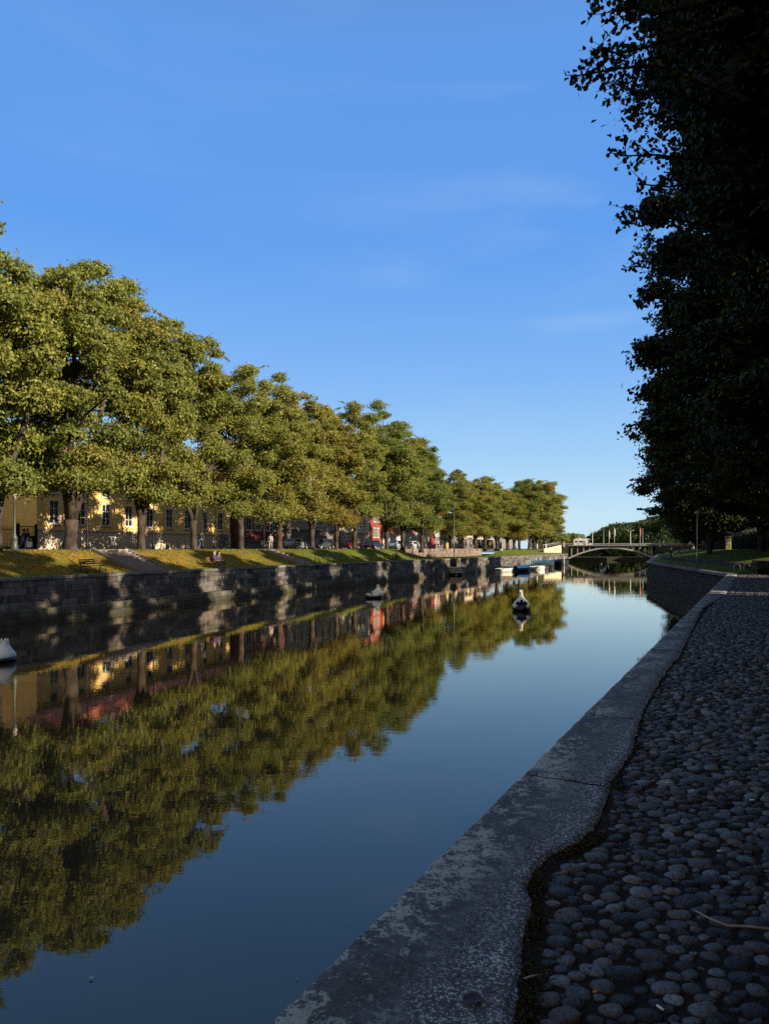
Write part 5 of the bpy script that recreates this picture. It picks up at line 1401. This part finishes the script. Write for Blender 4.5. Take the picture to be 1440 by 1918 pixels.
# cafe parasols on the street
for i, px in enumerate((871, 884, 898, 912)):
    r_ = empty('parasol', q_(px, 12.), 0, 'open pale cafe parasol, %s from the left above the retaining wall' % ordw[i], 'parasol', 'pale cafe parasols')
    q = MB(); q.lathe([(.3, 0), (.3, .06), (.03, .08), (.03, 2.6)], 8); q.build('stand', M['iron'], r_)
    q = MB(); q.lathe([(1.5, 2.15), (1.5, 2.22), (.8, 2.5), (.03, 2.75)], 8); q.build('canopy', M['cream'], r_)
# bicycle standing at the head of the stairs
def bicycle(loc, rz, label):
    root = empty('bicycle', loc, rz, label, 'bicycle')
    for x in (-.52, .52):
        q = MB(); n = 24; pts = [(x + .33 * math.cos(2 * math.pi * i / n), 0, .35 + .33 * math.sin(2 * math.pi * i / n)) for i in range(n + 1)]; q.tube(pts, .02, 6, False)
        for i in range(8): th = math.pi * i / 4; q.tube([(x, 0, .35), (x + .33 * math.cos(th), 0, .35 + .33 * math.sin(th))], .004, 3, False)
        q.build('wheel', M['iron'], root)
    q = MB(); 
    for a, b in (((-.52, 0, .35), (-.1, 0, .32)), ((-.52, 0, .35), (-.2, 0, .8)), ((-.1, 0, .32), (-.22, 0, .92)), ((-.1, 0, .32), (.38, 0, .78)), ((-.2, 0, .8), (.36, 0, .85)), ((.52, 0, .35), (.35, 0, .95))): q.tube([a, b], .02, 6)
    q.build('frame', M['galv'], root)
    q = MB(); q.tube([(.2, -.28, 1.0), (.33, -.2, 1.03), (.35, 0, 1.0), (.33, .2, 1.03), (.2, .28, 1.0)], .015, 6); q.build('handlebar', M['galv'], root)
    q = MB(); q.lathe([(0, .92), (.1, .93), (.09, .98), (0, .99)], 10, (-.25, 0)); q.build('saddle', M['white'], root)
bicycle(q_(213, 6.2), LROT + 1.1, 'grey bicycle with a pale saddle standing at the head of the stone stairs')

# ------------------------------------------------------------------ small things on the quay
def qp(px, py, z=2.43): Y = 1.65 * F / (py - HZ); return ((px - 720) / F * Y, Y, z)
def stick(name, pts, r, mat, label, cat):
    q = MB(); q.tube(pts, r, 6); return tag(q.build(name, mat), label, cat)
tw_ = plain('dry_twig', (.30, .25, .20), .8, scale=30)
a = [qp(*p) for p in ((1299, 1722), (1330, 1742), (1362, 1750), (1400, 1753), (1462, 1764))]
a = [Vector(v) + Vector((0, 0, .012 + .006 * math.sin(i * 2.))) for i, v in enumerate(a)]
stick('twig', a, [.0035, .0045, .005, .0055, .006], tw_, 'long pale bent twig lying on the cobbles at the right edge', 'twig')
stick('twig', [qp(981, 1845, 2.425), qp(996, 1843, 2.43), qp(1014, 1840, 2.43)], [.003, .004, .002], tw_, 'short twig beside the coping near the bottom of the photo', 'twig')
wp = plain('cigarette_paper', (.62, .60, .56), .7, bump=0); op = plain('cork_tip', (.45, .18, .07), .7, bump=0)
for (px, py, dx, dy, m_, l) in ((1116, 1874, .024, .004, op, 'orange cigarette butt among the near cobbles'), (1236, 1905, .013, -.03, wp, 'white cigarette butt at the bottom edge of the cobbles'), (1199, 1562, .026, .002, op, 'tan cigarette butt on the middle cobbles'),
                               (1250, 1475, .03, .002, wp, 'small white paper roll on the cobbles, farthest one'), (1349, 1605, .035, .002, wp, 'white cigarette butt on the cobbles right of the middle'), (1408, 1508, .03, -.012, wp, 'white scrap near the right edge of the cobbles')):
    x, y, z = qp(px, py, 2.432); stick('cigarette_butt', [(x - dx / 2, y - dy / 2, z), (x + dx / 2, y + dy / 2, z + .002)], .0045, m_, l, 'cigarette butt')
def leaf_obj(name, loc, size, col, label, cat, rz=0):
    q = MB(); n = 10; vs = []
    for i in range(n): th = 2 * math.pi * i / n; r = size * (.75 + .25 * math.cos(th) + .1 * math.sin(3 * th)); vs.append((r * math.cos(th), r * .7 * math.sin(th), .004 + .006 * abs(math.sin(th))))
    vs.append((0, 0, .003)); q.add(vs, [(i, (i + 1) % n, n) for i in range(n)], True)
    tag(q.build(name, plain('leaf_scrap', col, .6, bump=0), None, loc=loc, rot=rz), label, cat)
x, y, z = wat(170, 1835); leaf_obj('fallen_leaf', (x, y, .012), .028, (.5, .47, .38), 'pale leaf floating on the dark water near the bottom left', 'leaf', .4)
x, y, z = wat(556, 1836); leaf_obj('fallen_leaf', (x, y, .012), .016, (.45, .42, .3), 'tiny pale leaf floating close to the coping', 'leaf', 1.4)
x, y, z = qp(1047, 1438); leaf_obj('paper_scrap', (x, y, 2.43), .018, (.8, .8, .8), 'small white scrap on the coping beyond the first joint', 'scrap', .4)
x, y, z = qp(868, 1579); leaf_obj('dropping', (x, y, 2.424), .02, (.7, .72, .7), 'white bird dropping on the coping edge', 'dropping', .2)
x, y, z = qp(880, 1885); leaf_obj('rust_patch', (x, y, 2.42), .05, (.05, .025, .015), 'brown rusty fitting sunk in the coping near the bottom', 'fitting', .2)

# fallen leaves on the far grass bank
def fgl():
    t = random.uniform(33, 78) if random.random() < .8 else random.uniform(78, 112); d = random.uniform(.7, 6.5)
    x, y = left(t, d); return (x, y, gzl(t, d) + .02)
tufts('fallen_leaves', 16000, fgl, .06, [(.36, .20, .03), (.42, .30, .06), (.28, .12, .03), (.22, .2, .05)], 4., 8)
def ggl():
    t = random.uniform(33, 130); d = random.uniform(.65, 6.5); x, y = left(t, d); return (x, y, gzl(t, d) + .03)
tufts('grass', 22000, ggl, .06, [(.10, .15, .02), (.15, .19, .03), (.07, .11, .02)], .3, 9)
# ------------------------------------------------------------------ world, sun, camera
SUN_EL = R(22); SUN_AZ = R(117)     # azimuth clockwise from +Y
wd = bpy.data.worlds.new('World'); scn.world = wd; wd.use_nodes = True
nt = wd.node_tree; nt.nodes.clear()
sky = nt.nodes.new('ShaderNodeTexSky'); sky.sky_type = 'NISHITA'; sky.sun_disc = False
sky.sun_elevation = SUN_EL; sky.sun_rotation = SUN_AZ; sky.air_density = 1.0; sky.dust_density = .3; sky.ozone_density = 1.6
bg = nt.nodes.new('ShaderNodeBackground'); bg.inputs['Strength'].default_value = .12
out = nt.nodes.new('ShaderNodeOutputWorld')
# faint high cirrus
tc = nt.nodes.new('ShaderNodeTexCoord'); mp = nt.nodes.new('ShaderNodeMapping'); mp.inputs['Scale'].default_value = (1.2, 1.2, 5.5); mp.inputs['Location'].default_value = (1.7, .4, 2.3); mp.inputs['Rotation'].default_value = (0, R(-14), 0)
nt.links.new(tc.outputs['Generated'], mp.inputs['Vector'])
nz = nt.nodes.new('ShaderNodeTexNoise'); nz.inputs['Scale'].default_value = 2.1; nz.inputs['Detail'].default_value = 7; nz.inputs['Distortion'].default_value = .6
nt.links.new(mp.outputs[0], nz.inputs['Vector'])
rp_ = nt.nodes.new('ShaderNodeValToRGB'); rp_.color_ramp.elements[0].position = .52; rp_.color_ramp.elements[1].position = .85
rp_.color_ramp.elements[1].color = (.26, .26, .26, 1)
nt.links.new(nz.outputs['Fac'], rp_.inputs['Fac'])
sep = nt.nodes.new('ShaderNodeSeparateXYZ'); nt.links.new(tc.outputs['Generated'], sep.inputs[0])
gr = nt.nodes.new('ShaderNodeValToRGB'); nt.links.new(sep.outputs['Z'], gr.inputs['Fac'])
def lin(c): return tuple(((v / 255 + .055) / 1.055) ** 2.4 for v in c) + (1,)
stops = [(0., (206, 234, 250)), (.05, (194, 229, 252)), (.12, (163, 210, 252)), (.22, (130, 186, 250)), (.38, (97, 162, 244)), (.56, (99, 159, 238)), (.70, (100, 140, 200)), (1., (95, 108, 130))]  # top stops, above the view, dulled to grey to keep the fill neutral
cr = gr.color_ramp
while len(cr.elements) < len(stops): cr.elements.new(.5)
for e, (p, c) in zip(cr.elements, stops): e.position = p; e.color = lin(c)
# physical sky at low strength, graded towards the deep clear blue of the photograph
m0 = nt.nodes.new('ShaderNodeMix'); m0.data_type = 'RGBA'; m0.blend_type = 'MULTIPLY'; m0.inputs[0].default_value = 1.
nt.links.new(sky.outputs[0], m0.inputs[6]); m0.inputs[7].default_value = (.12, .12, .12, 1)
m1 = nt.nodes.new('ShaderNodeMix'); m1.data_type = 'RGBA'; m1.inputs[0].default_value = .9
nt.links.new(m0.outputs[2], m1.inputs[6]); nt.links.new(gr.outputs[0], m1.inputs[7])
# unseen sky behind the camera set to warm grey, to neutralise blue fill
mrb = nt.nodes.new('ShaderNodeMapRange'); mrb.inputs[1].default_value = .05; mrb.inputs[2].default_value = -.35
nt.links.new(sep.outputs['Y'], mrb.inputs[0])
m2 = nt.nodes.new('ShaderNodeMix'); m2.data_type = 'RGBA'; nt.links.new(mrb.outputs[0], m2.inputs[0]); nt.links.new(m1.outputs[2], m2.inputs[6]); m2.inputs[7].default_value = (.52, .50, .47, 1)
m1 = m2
mx = nt.nodes.new('ShaderNodeMix'); mx.data_type = 'RGBA'
mrx = nt.nodes.new('ShaderNodeMapRange'); mrx.inputs[1].default_value = -.12; mrx.inputs[2].default_value = .22; mrx.inputs[3].default_value = .25
nt.links.new(sep.outputs['X'], mrx.inputs[0])
mw = nt.nodes.new('ShaderNodeMath'); mw.operation = 'MULTIPLY'; nt.links.new(rp_.outputs[0], mw.inputs[0]); nt.links.new(mrx.outputs[0], mw.inputs[1])
nt.links.new(mw.outputs[0], mx.inputs[0]); nt.links.new(m1.outputs[2], mx.inputs[6]); mx.inputs[7].default_value = (.62, .78, .95, 1)
bg.inputs['Strength'].default_value = 1.
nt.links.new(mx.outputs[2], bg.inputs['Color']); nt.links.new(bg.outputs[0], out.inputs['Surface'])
sl = bpy.data.lights.new('sun', 'SUN'); sl.energy = 9.5; sl.angle = R(.5); sl.color = (1., .86, .66)
so = bpy.data.objects.new('sun', sl); COL.objects.link(so)
dirv = Vector((math.sin(SUN_AZ) * math.cos(SUN_EL), math.cos(SUN_AZ) * math.cos(SUN_EL), math.sin(SUN_EL)))
so.rotation_euler = (-dirv).to_track_quat('-Z', 'Y').to_euler(); so.location = (40, -10, 40)
cd = bpy.data.cameras.new('camera'); co = bpy.data.objects.new('camera', cd); COL.objects.link(co)
cd.sensor_fit = 'VERTICAL'; cd.sensor_height = 36; cd.lens = F / 1918 * 36; cd.shift_y = (HZ - 959) / 1918
cd.clip_start = .1; cd.clip_end = 6000
co.location = (0, 0, EYE); co.rotation_euler = (R(90), 0, 0); scn.camera = co
scn.view_settings.view_transform = 'Standard'; scn.view_settings.look = 'None'; scn.view_settings.exposure = 0; scn.view_settings.gamma = 1
scn.render.engine = 'CYCLES'
cy = scn.cycles; cy.max_bounces = 6; cy.diffuse_bounces = 2; cy.glossy_bounces = 3; cy.transmission_bounces = 2; cy.transparent_max_bounces = 6
cy.sample_clamp_indirect = 4; cy.caustics_reflective = False; cy.caustics_refractive = False
cy.use_denoising = False
try: cy.denoiser = 'OPENIMAGEDENOISE'
except Exception: pass
